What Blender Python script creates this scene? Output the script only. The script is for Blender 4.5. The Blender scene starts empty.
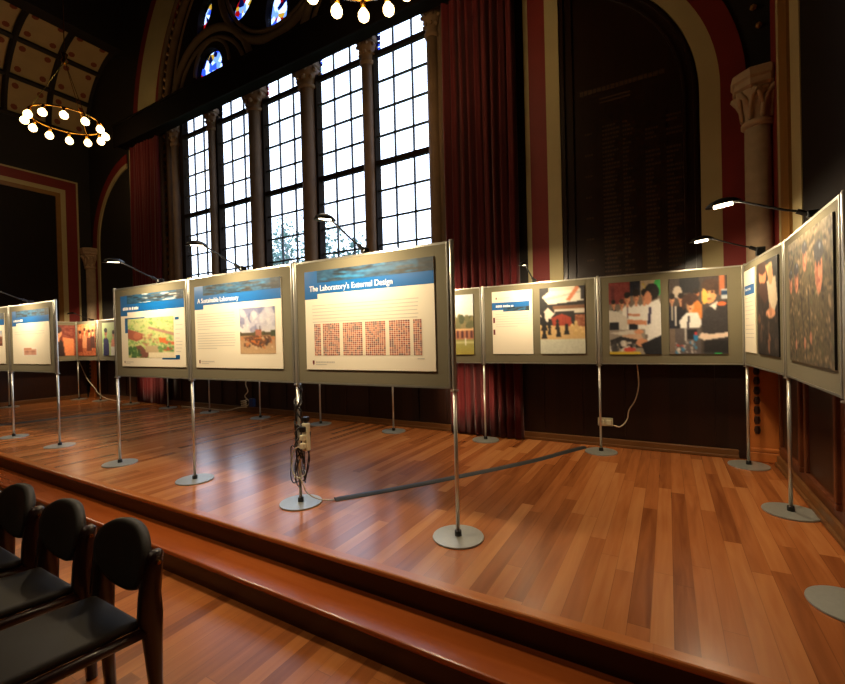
import bpy, bmesh, math, random
import numpy as np
from mathutils import Vector, Matrix
random.seed(4)
PI = math.pi
S = bpy.context.scene
C = S.collection

# ------------------------------------------------------------------ helpers
def lin(c):
    return tuple(((v/255)/12.92 if v <= 10 else ((v/255+.055)/1.055)**2.4) for v in c[:3])

def obj(name, bm, m, parent=None, smooth=False, kind=None):
    if isinstance(bm, bmesh.types.BMesh):
        me = bpy.data.meshes.new(name); bm.normal_update(); bm.to_mesh(me); bm.free()
    else:
        me = bm
    if smooth:
        for p in me.polygons: p.use_smooth = True
    if m is not None:
        me.materials.clear(); me.materials.append(m)
    o = bpy.data.objects.new(name, me); C.objects.link(o)
    if parent is not None: o.parent = parent
    if kind: o['kind'] = kind
    return o

def struct(name, bm, m, parent=None, smooth=False):
    return obj(name, bm, m, parent, smooth, 'structure')

def tag(o, label, cat, group=None):
    o['label'] = label; o['category'] = cat
    if group: o['group'] = group
    return o

def thing(name, label, cat, loc=(0, 0, 0), rz=0, group=None, kind=None):
    o = bpy.data.objects.new(name, None); C.objects.link(o)
    o.location = loc; o.rotation_euler = (0, 0, rz); o.empty_display_size = .1
    if kind: o['kind'] = kind
    else: tag(o, label, cat, group)
    return o

def B(): return bmesh.new()

def box(bm, x0, x1, y0, y1, z0, z1, bev=0):
    vs = [bm.verts.new((x, y, z)) for x in (x0, x1) for y in (y0, y1) for z in (z0, z1)]
    fs = []
    for q in ((0,1,3,2),(4,6,7,5),(0,4,5,1),(2,3,7,6),(0,2,6,4),(1,5,7,3)):
        fs.append(bm.faces.new([vs[i] for i in q]))
    if bev:
        es = list({e for f in fs for e in f.edges})
        bmesh.ops.bevel(bm, geom=es, offset=bev, segments=2, profile=.5, affect='EDGES')
    return bm

def lathe(bm, prof, cx=0, cy=0, n=24, a0=0, a1=2*PI, cap=True):
    full = abs(a1-a0-2*PI) < 1e-4
    m = n if full else n+1
    rings = []
    for r, z in prof:
        rings.append([bm.verts.new((cx+r*math.cos(a0+(a1-a0)*i/n), cy+r*math.sin(a0+(a1-a0)*i/n), z)) for i in range(m)])
    for a, b in zip(rings, rings[1:]):
        for i in range(n):
            j = (i+1) % m
            bm.faces.new((a[i], a[j], b[j], b[i]))
    if cap and full:
        if prof[0][0] > 1e-4: bm.faces.new(list(reversed(rings[0])))
        if prof[-1][0] > 1e-4: bm.faces.new(rings[-1])
    return bm

def tube(bm, pts, r, n=8, closed=False):
    pts = [Vector(p) for p in pts]
    rr = r if isinstance(r, (list, tuple)) else [r]*len(pts)
    rings = []; prev = None
    for i, p in enumerate(pts):
        if closed: t = pts[(i+1) % len(pts)]-pts[i-1]
        else: t = (pts[min(i+1, len(pts)-1)]-pts[max(i-1, 0)])
        t.normalize()
        if prev is None:
            u = t.orthogonal().normalized()
        else:
            u = (prev - t*prev.dot(t)).normalized()
        prev = u; v = t.cross(u)
        rings.append([bm.verts.new(p+(u*math.cos(2*PI*k/n)+v*math.sin(2*PI*k/n))*rr[i]) for k in range(n)])
    R = list(zip(rings, rings[1:]))
    if closed: R.append((rings[-1], rings[0]))
    for a, b in R:
        for k in range(n):
            bm.faces.new((a[k], a[(k+1) % n], b[(k+1) % n], b[k]))
    if not closed:
        bm.faces.new(list(reversed(rings[0]))); bm.faces.new(rings[-1])
    return bm

def spline(ctrl, n=10):
    P = [Vector(p) for p in ctrl]; out = []
    for i in range(len(P)-1):
        p0, p1, p2, p3 = P[max(i-1, 0)], P[i], P[i+1], P[min(i+2, len(P)-1)]
        for k in range(n):
            t = k/n
            out.append(.5*((2*p1)+(p2-p0)*t+(2*p0-5*p1+4*p2-p3)*t*t+(3*p1-p0-3*p2+p3)*t**3))
    out.append(P[-1]); return out

def plate(name, loops, y0, y1, m, parent=None, kind='structure'):
    cu = bpy.data.curves.new(name, 'CURVE'); cu.dimensions = '2D'; cu.fill_mode = 'BOTH'
    cu.extrude = (y1-y0)/2
    for L in loops:
        s = cu.splines.new('POLY'); s.points.add(len(L)-1); s.use_cyclic_u = True
        for p, q in zip(s.points, L): p.co = (q[0], q[1], 0, 1)
    t = bpy.data.objects.new('tmp', cu); C.objects.link(t)
    dg = bpy.context.evaluated_depsgraph_get()
    me = bpy.data.meshes.new_from_object(t.evaluated_get(dg))
    me.transform(Matrix.Translation((0, (y0+y1)/2, 0)) @ Matrix.Rotation(PI/2, 4, 'X'))
    bpy.data.objects.remove(t); bpy.data.curves.remove(cu)
    me.name = name
    o = obj(name, me, m, parent)
    if kind: o['kind'] = kind
    return o

def text(name, s, size, loc, m, parent, ext=.0006, align='LEFT', sx=1.0):
    cu = bpy.data.curves.new(name, 'FONT'); cu.body = s; cu.size = size; cu.extrude = ext; cu.offset = size*.006
    cu.align_x = align
    t = bpy.data.objects.new('tmp', cu); C.objects.link(t)
    dg = bpy.context.evaluated_depsgraph_get()
    me = bpy.data.meshes.new_from_object(t.evaluated_get(dg))
    me.transform(Matrix.Translation(loc) @ Matrix.Rotation(PI/2, 4, 'X') @ Matrix.Diagonal((sx, 1, 1, 1)))
    bpy.data.objects.remove(t); bpy.data.curves.remove(cu)
    me.name = name
    return obj(name, me, m, parent)

# ------------------------------------------------------------------ materials
def mat(name, col, rough=.5, metal=0, spec=.5, emit=None, est=0, noise=0, nscale=6, coat=0, sheen=0, stretch=None):
    m = bpy.data.materials.new(name); m.use_nodes = True
    nt = m.node_tree; b = nt.nodes['Principled BSDF']
    c = lin(col)
    b.inputs['Base Color'].default_value = (*c, 1)
    b.inputs['Roughness'].default_value = rough; b.inputs['Metallic'].default_value = metal
    b.inputs['Specular IOR Level'].default_value = spec
    b.inputs['Coat Weight'].default_value = coat
    b.inputs['Sheen Weight'].default_value = sheen
    if emit:
        b.inputs['Emission Color'].default_value = (*lin(emit), 1); b.inputs['Emission Strength'].default_value = est
    if noise:
        tc = nt.nodes.new('ShaderNodeTexCoord'); n = nt.nodes.new('ShaderNodeTexNoise')
        n.inputs['Scale'].default_value = nscale; n.inputs['Detail'].default_value = 6
        src = tc.outputs['Object']
        if stretch:
            mp = nt.nodes.new('ShaderNodeMapping'); mp.inputs['Scale'].default_value = stretch
            nt.links.new(src, mp.inputs['Vector']); src = mp.outputs['Vector']
        nt.links.new(src, n.inputs['Vector'])
        mx = nt.nodes.new('ShaderNodeMix'); mx.data_type = 'RGBA'
        mx.inputs['A'].default_value = (*[v*(1-noise) for v in c], 1)
        mx.inputs['B'].default_value = (*[min(1, v*(1+noise)) for v in c], 1)
        nt.links.new(n.outputs['Fac'], mx.inputs['Factor'])
        nt.links.new(mx.outputs['Result'], b.inputs['Base Color'])
    return m

def plank_mat(name, cols, w=.09, L=1.3, rough=.28, axis='Y', gap=.35):
    m = bpy.data.materials.new(name); m.use_nodes = True
    nt = m.node_tree; N = nt.nodes; K = nt.links; b = N['Principled BSDF']
    def math_(op, a, bb=None, c=None):
        n = N.new('ShaderNodeMath'); n.operation = op
        for i, v in enumerate((a, bb, c)):
            if v is None: continue
            if isinstance(v, (int, float)): n.inputs[i].default_value = v
            else: K.new(v, n.inputs[i])
        return n.outputs[0]
    tc = N.new('ShaderNodeTexCoord'); sp = N.new('ShaderNodeSeparateXYZ'); K.new(tc.outputs['Object'], sp.inputs[0])
    a, l = (sp.outputs[0], sp.outputs[1]) if axis == 'Y' else (sp.outputs[1], sp.outputs[0])
    ax = math_('DIVIDE', a, w); fx = math_('FLOOR', ax); frx = math_('FRACT', ax)
    wn = N.new('ShaderNodeTexWhiteNoise'); wn.noise_dimensions = '1D'; K.new(fx, wn.inputs['W'])
    ly = math_('ADD', math_('DIVIDE', l, L), math_('MULTIPLY', wn.outputs['Value'], 7.3)); fy = math_('FLOOR', ly); fry = math_('FRACT', ly)
    cb = N.new('ShaderNodeCombineXYZ'); K.new(fx, cb.inputs[0]); K.new(fy, cb.inputs[1])
    w2 = N.new('ShaderNodeTexWhiteNoise'); w2.noise_dimensions = '2D'; K.new(cb.outputs[0], w2.inputs['Vector'])
    # grain
    cg = N.new('ShaderNodeCombineXYZ')
    K.new(math_('MULTIPLY', a, 22), cg.inputs[0]); K.new(math_('MULTIPLY', l, 1.6), cg.inputs[1]); K.new(math_('MULTIPLY', w2.outputs['Value'], 40), cg.inputs[2])
    ng = N.new('ShaderNodeTexNoise'); ng.inputs['Scale'].default_value = 1; ng.inputs['Detail'].default_value = 5; ng.inputs['Distortion'].default_value = .6
    K.new(cg.outputs[0], ng.inputs['Vector'])
    # slow drift across the whole floor
    nd = N.new('ShaderNodeTexNoise'); nd.inputs['Scale'].default_value = .9; nd.inputs['Detail'].default_value = 2; K.new(tc.outputs['Object'], nd.inputs['Vector'])
    v = math_('ADD', math_('ADD', math_('MULTIPLY', w2.outputs['Value'], .5), math_('MULTIPLY', ng.outputs['Fac'], .55)), math_('MULTIPLY', nd.outputs['Fac'], .12))
    v = math_('SUBTRACT', v, .08)
    cr = N.new('ShaderNodeValToRGB'); K.new(v, cr.inputs[0])
    el = cr.color_ramp.elements
    el[0].position = .12; el[0].color = (*lin(cols[0]), 1); el[1].position = .95; el[1].color = (*lin(cols[2]), 1)
    e = el.new(.5); e.color = (*lin(cols[1]), 1)
    g = math_('MAXIMUM', math_('LESS_THAN', frx, .03), math_('LESS_THAN', fry, .0025))
    mx = N.new('ShaderNodeMix'); mx.data_type = 'RGBA'; K.new(math_('MULTIPLY', g, gap), mx.inputs['Factor'])
    K.new(cr.outputs[0], mx.inputs['A']); mx.inputs['B'].default_value = (.01, .004, .002, 1)
    K.new(mx.outputs['Result'], b.inputs['Base Color'])
    b.inputs['Roughness'].default_value = rough
    b.inputs['Specular IOR Level'].default_value = .5
    return m

def paint_mat(name, rough=.62):
    m = bpy.data.materials.new(name); m.use_nodes = True
    b = m.node_tree.nodes['Principled BSDF']; b.inputs['Roughness'].default_value = rough
    a = m.node_tree.nodes.new('ShaderNodeAttribute'); a.attribute_name = 'ink'
    m.node_tree.links.new(a.outputs['Color'], b.inputs['Base Color'])
    return m

def glass_mat(name, stained=False):
    m = bpy.data.materials.new(name); m.use_nodes = True
    nt = m.node_tree; N = nt.nodes; K = nt.links
    for n in list(N):
        if n.type != 'OUTPUT_MATERIAL': N.remove(n)
    out = [n for n in N if n.type == 'OUTPUT_MATERIAL'][0]
    t = N.new('ShaderNodeBsdfTransparent'); g = N.new('ShaderNodeBsdfGlossy'); g.inputs['Roughness'].default_value = .08
    t.inputs['Color'].default_value = (.93, .96, 1, 1)
    mx = N.new('ShaderNodeMixShader'); mx.inputs[0].default_value = .04
    K.new(t.outputs[0], mx.inputs[1]); K.new(g.outputs[0], mx.inputs[2]); K.new(mx.outputs[0], out.inputs['Surface'])
    if stained:
        tc = N.new('ShaderNodeTexCoord'); v = N.new('ShaderNodeTexVoronoi'); v.inputs['Scale'].default_value = 9
        K.new(tc.outputs['Object'], v.inputs['Vector'])
        sx = N.new('ShaderNodeSeparateColor'); K.new(v.outputs['Color'], sx.inputs[0])
        cr = N.new('ShaderNodeValToRGB'); cr.color_ramp.interpolation = 'CONSTANT'
        e = cr.color_ramp.elements
        e[0].position = 0; e[0].color = (.6, .68, .9, 1); e[1].position = .4; e[1].color = (.12, .2, .6, 1)
        for p, c in ((.55, (.30, .40, .66, 1)), (.72, (.02, .03, .12, 1)), (.82, (.4, .03, .03, 1)), (.9, (.5, .36, .10, 1))):
            q = e.new(p); q.color = c
        K.new(sx.outputs[0], cr.inputs[0]); K.new(cr.outputs[0], t.inputs['Color'])
    return m

M = dict(
    stage=plank_mat('stage strip floor', ((120, 62, 28), (170, 100, 52), (202, 136, 80)), .085, 1.35, .22),
    hall=plank_mat('hall strip floor', ((122, 62, 26), (172, 98, 46), (206, 132, 72)), .085, 1.5, .30),
    step=plank_mat('step boards', ((122, 52, 18), (160, 78, 30), (184, 98, 44)), .30, 2.6, .24, 'X', .15),
    nosing=plank_mat('nosing boards', ((150, 82, 32), (178, 102, 46), (196, 120, 60)), .4, 2.2, .26, 'X', .1),
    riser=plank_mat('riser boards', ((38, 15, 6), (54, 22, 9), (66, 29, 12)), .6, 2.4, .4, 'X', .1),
    panelling=plank_mat('dark oak panelling', ((20, 9, 5), (34, 15, 8), (46, 20, 10)), .16, 6, .4, 'Y', .6),
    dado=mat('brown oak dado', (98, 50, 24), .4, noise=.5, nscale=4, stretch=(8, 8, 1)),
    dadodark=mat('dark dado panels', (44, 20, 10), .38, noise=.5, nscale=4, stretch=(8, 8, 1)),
    skirt=mat('oak skirting', (112, 72, 36), .4, noise=.3),
    pilaster=mat('orange lit oak', (196, 112, 50), .4, noise=.25, nscale=5),  # lamplight on the pilasters is put into this brighter oak colour
    dark=mat('dark painted wall', (26, 19, 13), .75, noise=.35, nscale=2),
    darkpanel=mat('dark varnished panel', (22, 12, 8), .7, spec=.2, noise=.4, nscale=3, stretch=(6, 6, 1)),
    hboard=mat('honours board oak', (38, 22, 12), .30, noise=.4, nscale=3, stretch=(8, 8, 1)),
    cream=mat('cream paint', (176, 160, 116), .7, noise=.12, nscale=3),
    red=mat('oxblood paint', (118, 26, 20), .65, noise=.2, nscale=3),
    gold=mat('gilt paint', (132, 90, 36), .45, noise=.25, nscale=8),
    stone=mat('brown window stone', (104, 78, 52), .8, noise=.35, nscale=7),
    stonedark=mat('darker tracery stone', (92, 70, 48), .85, noise=.3, nscale=6),  # a little darker than the window stone
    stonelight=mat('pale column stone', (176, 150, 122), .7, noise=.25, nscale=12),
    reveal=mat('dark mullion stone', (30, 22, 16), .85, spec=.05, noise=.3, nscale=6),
    lead=mat('lead glazing bars', (40, 40, 44), .6),
    glass=glass_mat('clear glass'), stained=glass_mat('stained glass', True),
    pelmet=mat('dark pelmet wood', (13, 7, 5), .8, spec=.08, noise=.3),
    velvet=mat('red velvet', (104, 10, 14), .85, noise=.3, nscale=5, sheen=.3, stretch=(10, 10, .4)),
    fabric=mat('greige loop fabric', (116, 109, 86), .9, noise=.08, nscale=240),
    alu=mat('satin aluminium', (172, 168, 156), .35, .7),
    chrome=mat('chrome', (206, 200, 188), .3, .65),
    steel=mat('brushed steel plate', (172, 172, 164), .36, .5, noise=.12, nscale=60),
    black=mat('black plastic', (16, 16, 17), .4),
    rubber=mat('grey rubber', (40, 40, 42), .6),
    paper=mat('poster paper', (248, 237, 212), .6),
    blue=mat('poster blue', (10, 98, 168), .4),
    darkblue=mat('poster dark blue', (16, 92, 150), .4),
    ink=mat('grey ink', (206, 197, 182), .5),
    white=mat('white ink', (250, 250, 246), .5),
    maroon=mat('maroon ink', (110, 30, 32), .5),
    photo=paint_mat('printed photograph'),
    tubelit=mat('lit lamp tube', (255, 244, 220), .4, emit=(255, 232, 190), est=14),
    bulb=mat('lit glass bulb', (255, 240, 200), .3, emit=(255, 214, 140), est=9),
    brass=mat('polished brass', (196, 142, 56), .25, 1),
    chairwood=mat('dark mahogany', (34, 11, 7), .3, noise=.3, nscale=6, coat=.3),
    chairpad=mat('black leatherette', (32, 24, 16), .6, noise=.15, nscale=40),
    cream_plastic=mat('cream plastic', (224, 212, 178), .4),
    whitecable=mat('white cable', (214, 200, 172), .45),
    blackcable=mat('black cable', (24, 20, 18), .45),
    bluebit=mat('blue plastic', (30, 60, 130), .4),
    ceilcream=mat('ceiling cream panel', (176, 150, 104), .8, noise=.15, nscale=3),
    ceilred=mat('ceiling red motif', (130, 62, 36), .8),
    ceildark=mat('dark ceiling timber', (26, 17, 11), .7),
    bark=mat('grey bark', (112, 114, 116), .9, noise=.3),
    leaf=mat('pale green leaves', (104, 136, 128), .7, noise=.4, nscale=2),
    lawn=mat('outside lawn', (80, 110, 60), .9, noise=.3),
    goldink=mat('gilt lettering', (66, 42, 20), .5),
)

# ------------------------------------------------------------------ camera
f_px, yaw, pitch, roll = 427.73, math.radians(29.872), math.radians(-.49857), math.radians(1.44596)
H = 1.21
F = Vector((-math.sin(yaw)*math.cos(pitch), math.cos(yaw)*math.cos(pitch), math.sin(pitch)))
R = Vector((math.cos(yaw), math.sin(yaw), 0)); D = F.cross(R)
R2 = R*math.cos(roll)+D*math.sin(roll); D2 = -R*math.sin(roll)+D*math.cos(roll)
cd = bpy.data.cameras.new('camera'); cam = bpy.data.objects.new('camera', cd); C.objects.link(cam)
cd.sensor_fit = 'HORIZONTAL'; cd.sensor_width = 36; cd.lens = f_px/845*36; cd.clip_start = .05; cd.clip_end = 200
mw = Matrix.Identity(4)
for i in range(3):
    mw[i][0] = R2[i]; mw[i][1] = -D2[i]; mw[i][2] = -F[i]
mw[2][3] = H
cam.matrix_world = mw
S.camera = cam

# ------------------------------------------------------------------ the setting
XL, XR, YW, ZF, ZC, XC = -12.1, .86, 5.05, -.32, 10.8, -5.61
FRONT = -9.0
struct('floor', box(B(), XL-.3, XR+.3, FRONT, 1.62, ZF-.1, ZF), M['hall'])
struct('stage_floor', box(B(), XL-.3, XR+.3, 1.86, YW+.35, -.34, 0), M['stage'])
struct('trim_1', box(B(), XL-.3, XR+.3, 1.805, 1.875, -.032, .0005, .01), M['nosing'])
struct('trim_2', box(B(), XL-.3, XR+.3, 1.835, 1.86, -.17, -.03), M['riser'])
struct('stage_step', box(B(), XL-.3, XR+.3, 1.60, 1.86, -.19, -.16, .01), M['step'])
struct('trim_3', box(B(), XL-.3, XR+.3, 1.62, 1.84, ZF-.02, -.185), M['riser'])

def arc(cx, cz, r, a0, a1, n=32):
    return [(cx+r*math.cos(a0+(a1-a0)*i/n), cz+r*math.sin(a0+(a1-a0)*i/n)) for i in range(n+1)]
SPZ = 5.9
hole = [(XC-3.4, .8), (XC+3.4, .8)] + arc(XC, SPZ, 3.4, 0, PI, 48)
outer = [(XL-.3, ZF-.1), (XR+.3, ZF-.1), (XR+.3, ZC+.1), (XL-.3, ZC+.1)]
struct_wall = plate('wall_back', [outer, hole], YW, YW+.5, M['dark'])
struct('wall_left', box(B(), XL-.3, XL, FRONT, YW+.5, ZF-.1, ZC+.1), M['dark'])
struct('wall_right', box(B(), XR, XR+.3, FRONT, YW+.5, ZF-.1, ZC+.1), M['dark'])
struct('wall_front', box(B(), XL-.3, XR+.3, FRONT-.3, FRONT, ZF-.1, ZC+.1), M['dark'])
struct('ceiling', box(B(), XL-.3, XR+.3, FRONT-.3, YW+.5, ZC, ZC+.2), M['ceildark'])

# coffered coves along both side walls
def cove(name, sgn, xw):
    root = thing(name, '', '', kind='structure')
    Rr = 1.7; cx = xw+sgn*Rr; cz = 6.2
    def P(a, y, d=0): return Vector((cx-sgn*(Rr-d)*math.cos(a), y, cz+(Rr-d)*math.sin(a)))
    rows = [math.radians(v) for v in (-8, 1, 27, 53, 80)]
    ys = [YW-.02-.75*i for i in range(14)]
    bm = B(); br = B(); bd = B()
    n = 6
    for i in range(len(ys)-1):
        for j in range(1, len(rows)-1):
            for k in range(n):
                a0 = rows[j]+(rows[j+1]-rows[j])*k/n; a1 = rows[j]+(rows[j+1]-rows[j])*(k+1)/n
                bm.faces.new([bm.verts.new(p) for p in (P(a0, ys[i]), P(a0, ys[i+1]), P(a1, ys[i+1]), P(a1, ys[i]))])
            da = (rows[j+1]-rows[j])
            for ay in (.22, .78):
                for az in (.22, .78):
                    yy = ys[i]+(ys[i+1]-ys[i])*ay; aa = rows[j]+da*az
                    bd.faces.new([bd.verts.new(P(aa+math.sin(t)*.036, yy+math.cos(t)*.06, .012)) for t in [q*PI/4 for q in range(8)]])
    for y in ys:
        pts = [P(rows[1]+(rows[-1]-rows[1])*k/16, y, .03) for k in range(17)]
        tube(br, pts, .06, 6)
    for a in rows[1:]:
        tube(br, [P(a, ys[0]+.05, .03), P(a, ys[-1], .03)], .055, 6)
    struct('ceiling_panel', bm, M['ceilcream'], root)
    struct('ceiling_motif', bd, M['ceilred'], root)
    struct('ceiling_rib', br, M['ceildark'], root)
    top = P(rows[-1], 0)
    x0, x1 = sorted((top.x-sgn*.02, top.x+sgn*.3))
    struct('ceiling_beam', box(B(), x0, x1, ys[-1], YW, top.z-.12, ZC), M['ceildark'], root)
    return root
cove('ceiling_cove', 1, XL)
cove('ceiling_cove', -1, XR)

# ---- great window
def rectloop(x0, x1, z0, z1): return [(x0, z0), (x1, z0), (x1, z1), (x0, z1)]
COLS = (-8.56, -7.385, -6.17, -4.93, -3.745, -2.665)
LX0 = (-8.36, -7.26, -6.0, -4.76, -3.64)
LX1 = [c-.05 for c in COLS[1:]]
tr = [[(XC-3.4, .8), (XC+3.4, .8)] + arc(XC, SPZ, 3.4, 0, PI, 48)]
for a, b in zip(LX0, LX1): tr.append(rectloop(a, b, .9, 5.92))
def lunette(cx): return [(cx-.42, 6.25)] + [(cx+.42, 6.25)] + arc(cx, 6.38, .42, 0, PI, 14)
def foil(cx, cz, a, L=.44, W=.25):
    pts = []
    for i in range(20):
        t = 2*PI*i/20
        u, v = L*math.cos(t), W*math.sin(t)*(1+.35*math.cos(t))
        pts.append((cx+u*math.cos(a)-v*math.sin(a), cz+u*math.sin(a)+v*math.cos(a)))
    return pts
extra = {}
for k, cx in ((6, XC-1.86), (7, XC+1.86)): extra[k] = lunette(cx)
RZ = 7.78
rose = []
for i in range(6):
    a = -PI/2+i*PI/3
    rose.append(foil(XC+.92*math.cos(a), RZ+.92*math.sin(a), a))
rose.append(foil(XC, RZ, 0, .3, .3))
extra[9] = foil(XC-1.95, 7.42, math.radians(60), .34, .18)
extra[10] = foil(XC+1.95, 7.42, math.radians(120), .34, .18)
for v in list(extra.values())+rose: tr.append(v)
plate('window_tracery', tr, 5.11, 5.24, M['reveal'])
for k, (x0, x1) in enumerate(zip(LX0, LX1)):
    w = thing('window_%d' % (k+1), '', '', kind='structure')
    struct('window_pane', box(B(), x0, x1, 5.168, 5.174, .9, 5.92), M['glass'], w)
    bm = B()
    for i in (1, 2):
        xx = x0+(x1-x0)*i/3; box(bm, xx-.011, xx+.011, 5.155, 5.185, .9, 5.92)
    zs = [5.357-.3955*i for i in range(12)]
    for i, z in enumerate(zs):
        if i in (0, 4): continue
        if z > 1.0: box(bm, x0, x1, 5.155, 5.185, z-.012, z+.012)
    struct('window_glazing', bm, M['lead'], w)
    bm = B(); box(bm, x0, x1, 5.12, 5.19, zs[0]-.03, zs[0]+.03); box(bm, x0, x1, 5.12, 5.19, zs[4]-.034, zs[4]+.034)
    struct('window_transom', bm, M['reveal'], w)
    bm = B()                              # scraps of old coloured glass in the top corners
    for i in range(5): box(bm, x0, x0+.085, 5.18, 5.186, 5.40+i*.085, 5.40+i*.085+.07)
    struct('window_border_glass', bm, M['stained'], w)
for k, L in extra.items():
    plate('window_%d' % k, [L], 5.19, 5.20, M['stained'])
r8 = thing('window_8', '', '', kind='structure')
for L in rose: plate('window_pane', [L], 5.19, 5.20, M['stained'], r8)
# raised mouldings of the tracery
def ringtube(cx, cz, r, a0, a1, y, rad, bm, n=40):
    tube(bm, [(x, y, z) for x, z in arc(cx, cz, r, a0, a1, n)], rad, 8)
bm = B()
ringtube(XC, RZ, 1.42, 0, 2*PI, 5.10, .07, bm, 64); ringtube(XC, RZ, 1.28, 0, 2*PI, 5.11, .04, bm, 64)
for s in (-1, 1):
    ringtube(XC+s*1.785, SPZ, 1.19, 0, PI, 5.10, .07, bm); ringtube(XC+s*1.785, SPZ, 1.02, 0, PI, 5.11, .04, bm)
    ringtube(XC+s*1.75, 6.38, .52, 0, PI, 5.11, .035, bm, 20)
struct('trim_4', bm, M['stonedark'], smooth=True)
bm = B()
for r, rad, y in ((3.36, .05, 5.04), (3.16, .07, 5.08), (3.02, .05, 5.14)):
    ringtube(XC, SPZ, r, 0, PI, y, rad, bm, 64)
    for s in (-1, 1): tube(bm, [(XC+s*r, y, 0.9), (XC+s*r, y, SPZ)], rad, 8)
struct('trim_5', bm, M['stone'], smooth=True)
bm = B()                                   # pellet row in the hollow of the arch
for i in range(64):
    a = PI*(i+.5)/64
    x, z = XC+3.26*math.cos(a), SPZ+3.26*math.sin(a)
    bmesh.ops.create_icosphere(bm, subdivisions=1, radius=.05, matrix=Matrix.Translation((x, 5.06, z)))
for s in (-1, 1):
    for i in range(30):
        bmesh.ops.create_icosphere(bm, subdivisions=1, radius=.05, matrix=Matrix.Translation((XC+s*3.26, 5.06, 1.0+i*.16)))
struct('trim_6', bm, M['gold'])
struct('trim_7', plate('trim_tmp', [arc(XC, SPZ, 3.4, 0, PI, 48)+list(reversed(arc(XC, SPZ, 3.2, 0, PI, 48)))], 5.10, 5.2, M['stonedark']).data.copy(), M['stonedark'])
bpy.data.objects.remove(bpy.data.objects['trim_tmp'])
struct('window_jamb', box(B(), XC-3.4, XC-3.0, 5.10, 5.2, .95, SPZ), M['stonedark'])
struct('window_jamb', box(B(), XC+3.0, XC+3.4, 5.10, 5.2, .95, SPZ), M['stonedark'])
struct('window_sill', box(B(), XC-3.4, XC+3.4, 4.98, 5.4, .80, .90, .02), M['stone'])

def ringband(name, r0, r1, m):
    L = arc(XC, SPZ-.2, r1, 0, PI, 56)+list(reversed(arc(XC, SPZ-.2, r0, 0, PI, 56)))
    return plate(name, [L], YW-.02, YW+.01, m)
ringband('trim_8', 4.24, 4.42, M['red']); ringband('trim_9', 3.56, 4.24, M['cream']); ringband('trim_10', 3.42, 3.56, M['red'])

# shafts between the lights
def shaft(x, r):
    c = thing('column', '', '', (x, 5.1, 0), kind='structure')
    bm = B(); lathe(bm, [(r*1.6, .88), (r*1.6, 1.0), (r*1.15, 1.1), (r, 1.14), (r, 5.22)], 0, 0, 20); struct('column_shaft', bm, M['stone'], c, True)
    bm = B(); lathe(bm, [(r, 5.20), (r*1.25, 5.22), (r*1.25, 5.26), (r*1.02, 5.28), (r*1.15, 5.36), (r*1.5, 5.46), (r*1.7, 5.50), (r*1.55, 5.52)], 0, 0, 20)
    for i in range(8):
        a = i*PI/4
        for zz, rr in ((5.36, 1.25), (5.47, 1.6)):
            bmesh.ops.create_icosphere(bm, subdivisions=1, radius=r*.36, matrix=Matrix.Translation((r*rr*math.cos(a+zz*9), r*rr*math.sin(a+zz*9), zz)))
    struct('column_capital', bm, M['stone'], c, True)
    bm = B(); lathe(bm, [(r*1.7, 5.52), (r*1.85, 5.54), (r*1.85, 5.60), (r*1.6, 5.62), (r*1.6, 5.95)], 0, 0, 8, PI/8, 2*PI+PI/8); struct('column_abacus', bm, M['stone'], c)
for x, r in zip(COLS, (.085, .08, .125, .125, .085, .08)): shaft(x, r)

# corner columns with timber pilasters
def corner(x, k):
    c = thing('column', '', '', (x, 4.965, 0), kind='structure')
    bm = B(); lathe(bm, [(.112, 1.0), (.104, 1.2), (.100, 3.06)], 0, 0, 24); struct('column_shaft', bm, M['stonelight'], c, True)
    bm = B(); lathe(bm, [(.10, 3.05), (.125, 3.07), (.125, 3.10), (.104, 3.12), (.106, 3.18), (.13, 3.28), (.165, 3.36), (.15, 3.39)], 0, 0, 24)
    for i in range(8):
        a = i*PI/4+.2
        tube(bm, [(.112*math.cos(a), .112*math.sin(a), 3.12), (.125*math.cos(a), .125*math.sin(a), 3.22), (.15*math.cos(a+.2), .15*math.sin(a+.2), 3.31), (.175*math.cos(a+.45), .175*math.sin(a+.45), 3.36)], [.022, .02, .02, .03], 6)
        tube(bm, [(.125*math.cos(a), .125*math.sin(a), 3.22), (.15*math.cos(a-.2), .15*math.sin(a-.2), 3.31), (.175*math.cos(a-.4), .175*math.sin(a-.4), 3.36)], [.018, .02, .03], 6)
    struct('column_capital', bm, M['stonelight'], c, True)
    bm = B(); lathe(bm, [(.165, 3.38), (.19, 3.40), (.19, 3.45), (.205, 3.47), (.205, 3.53), (.18, 3.55)], 0, 0, 8, PI/8, 2*PI+PI/8); struct('column_abacus', bm, M['stonelight'], c)
    bm = B(); box(bm, -.11, .11, -.055, .2, 0, 1.0, .008); box(bm, -.125, .125, -.068, .2, 0, .09, .01); box(bm, -.118, .118, -.066, .2, .09, .13, .01); box(bm, -.13, .13, -.09, .2, .95, 1.02, .01)
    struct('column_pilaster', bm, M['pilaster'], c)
    bm = B()
    for i in range(7): lathe(bm, [(.018, .26+i*.09), (.026, .29+i*.09), (.018, .33+i*.09)], -.05, -.055, 8)
    struct('column_carving', bm, M['dadodark'], c)
corner(.745, .99); corner(-11.95, .99)

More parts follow.
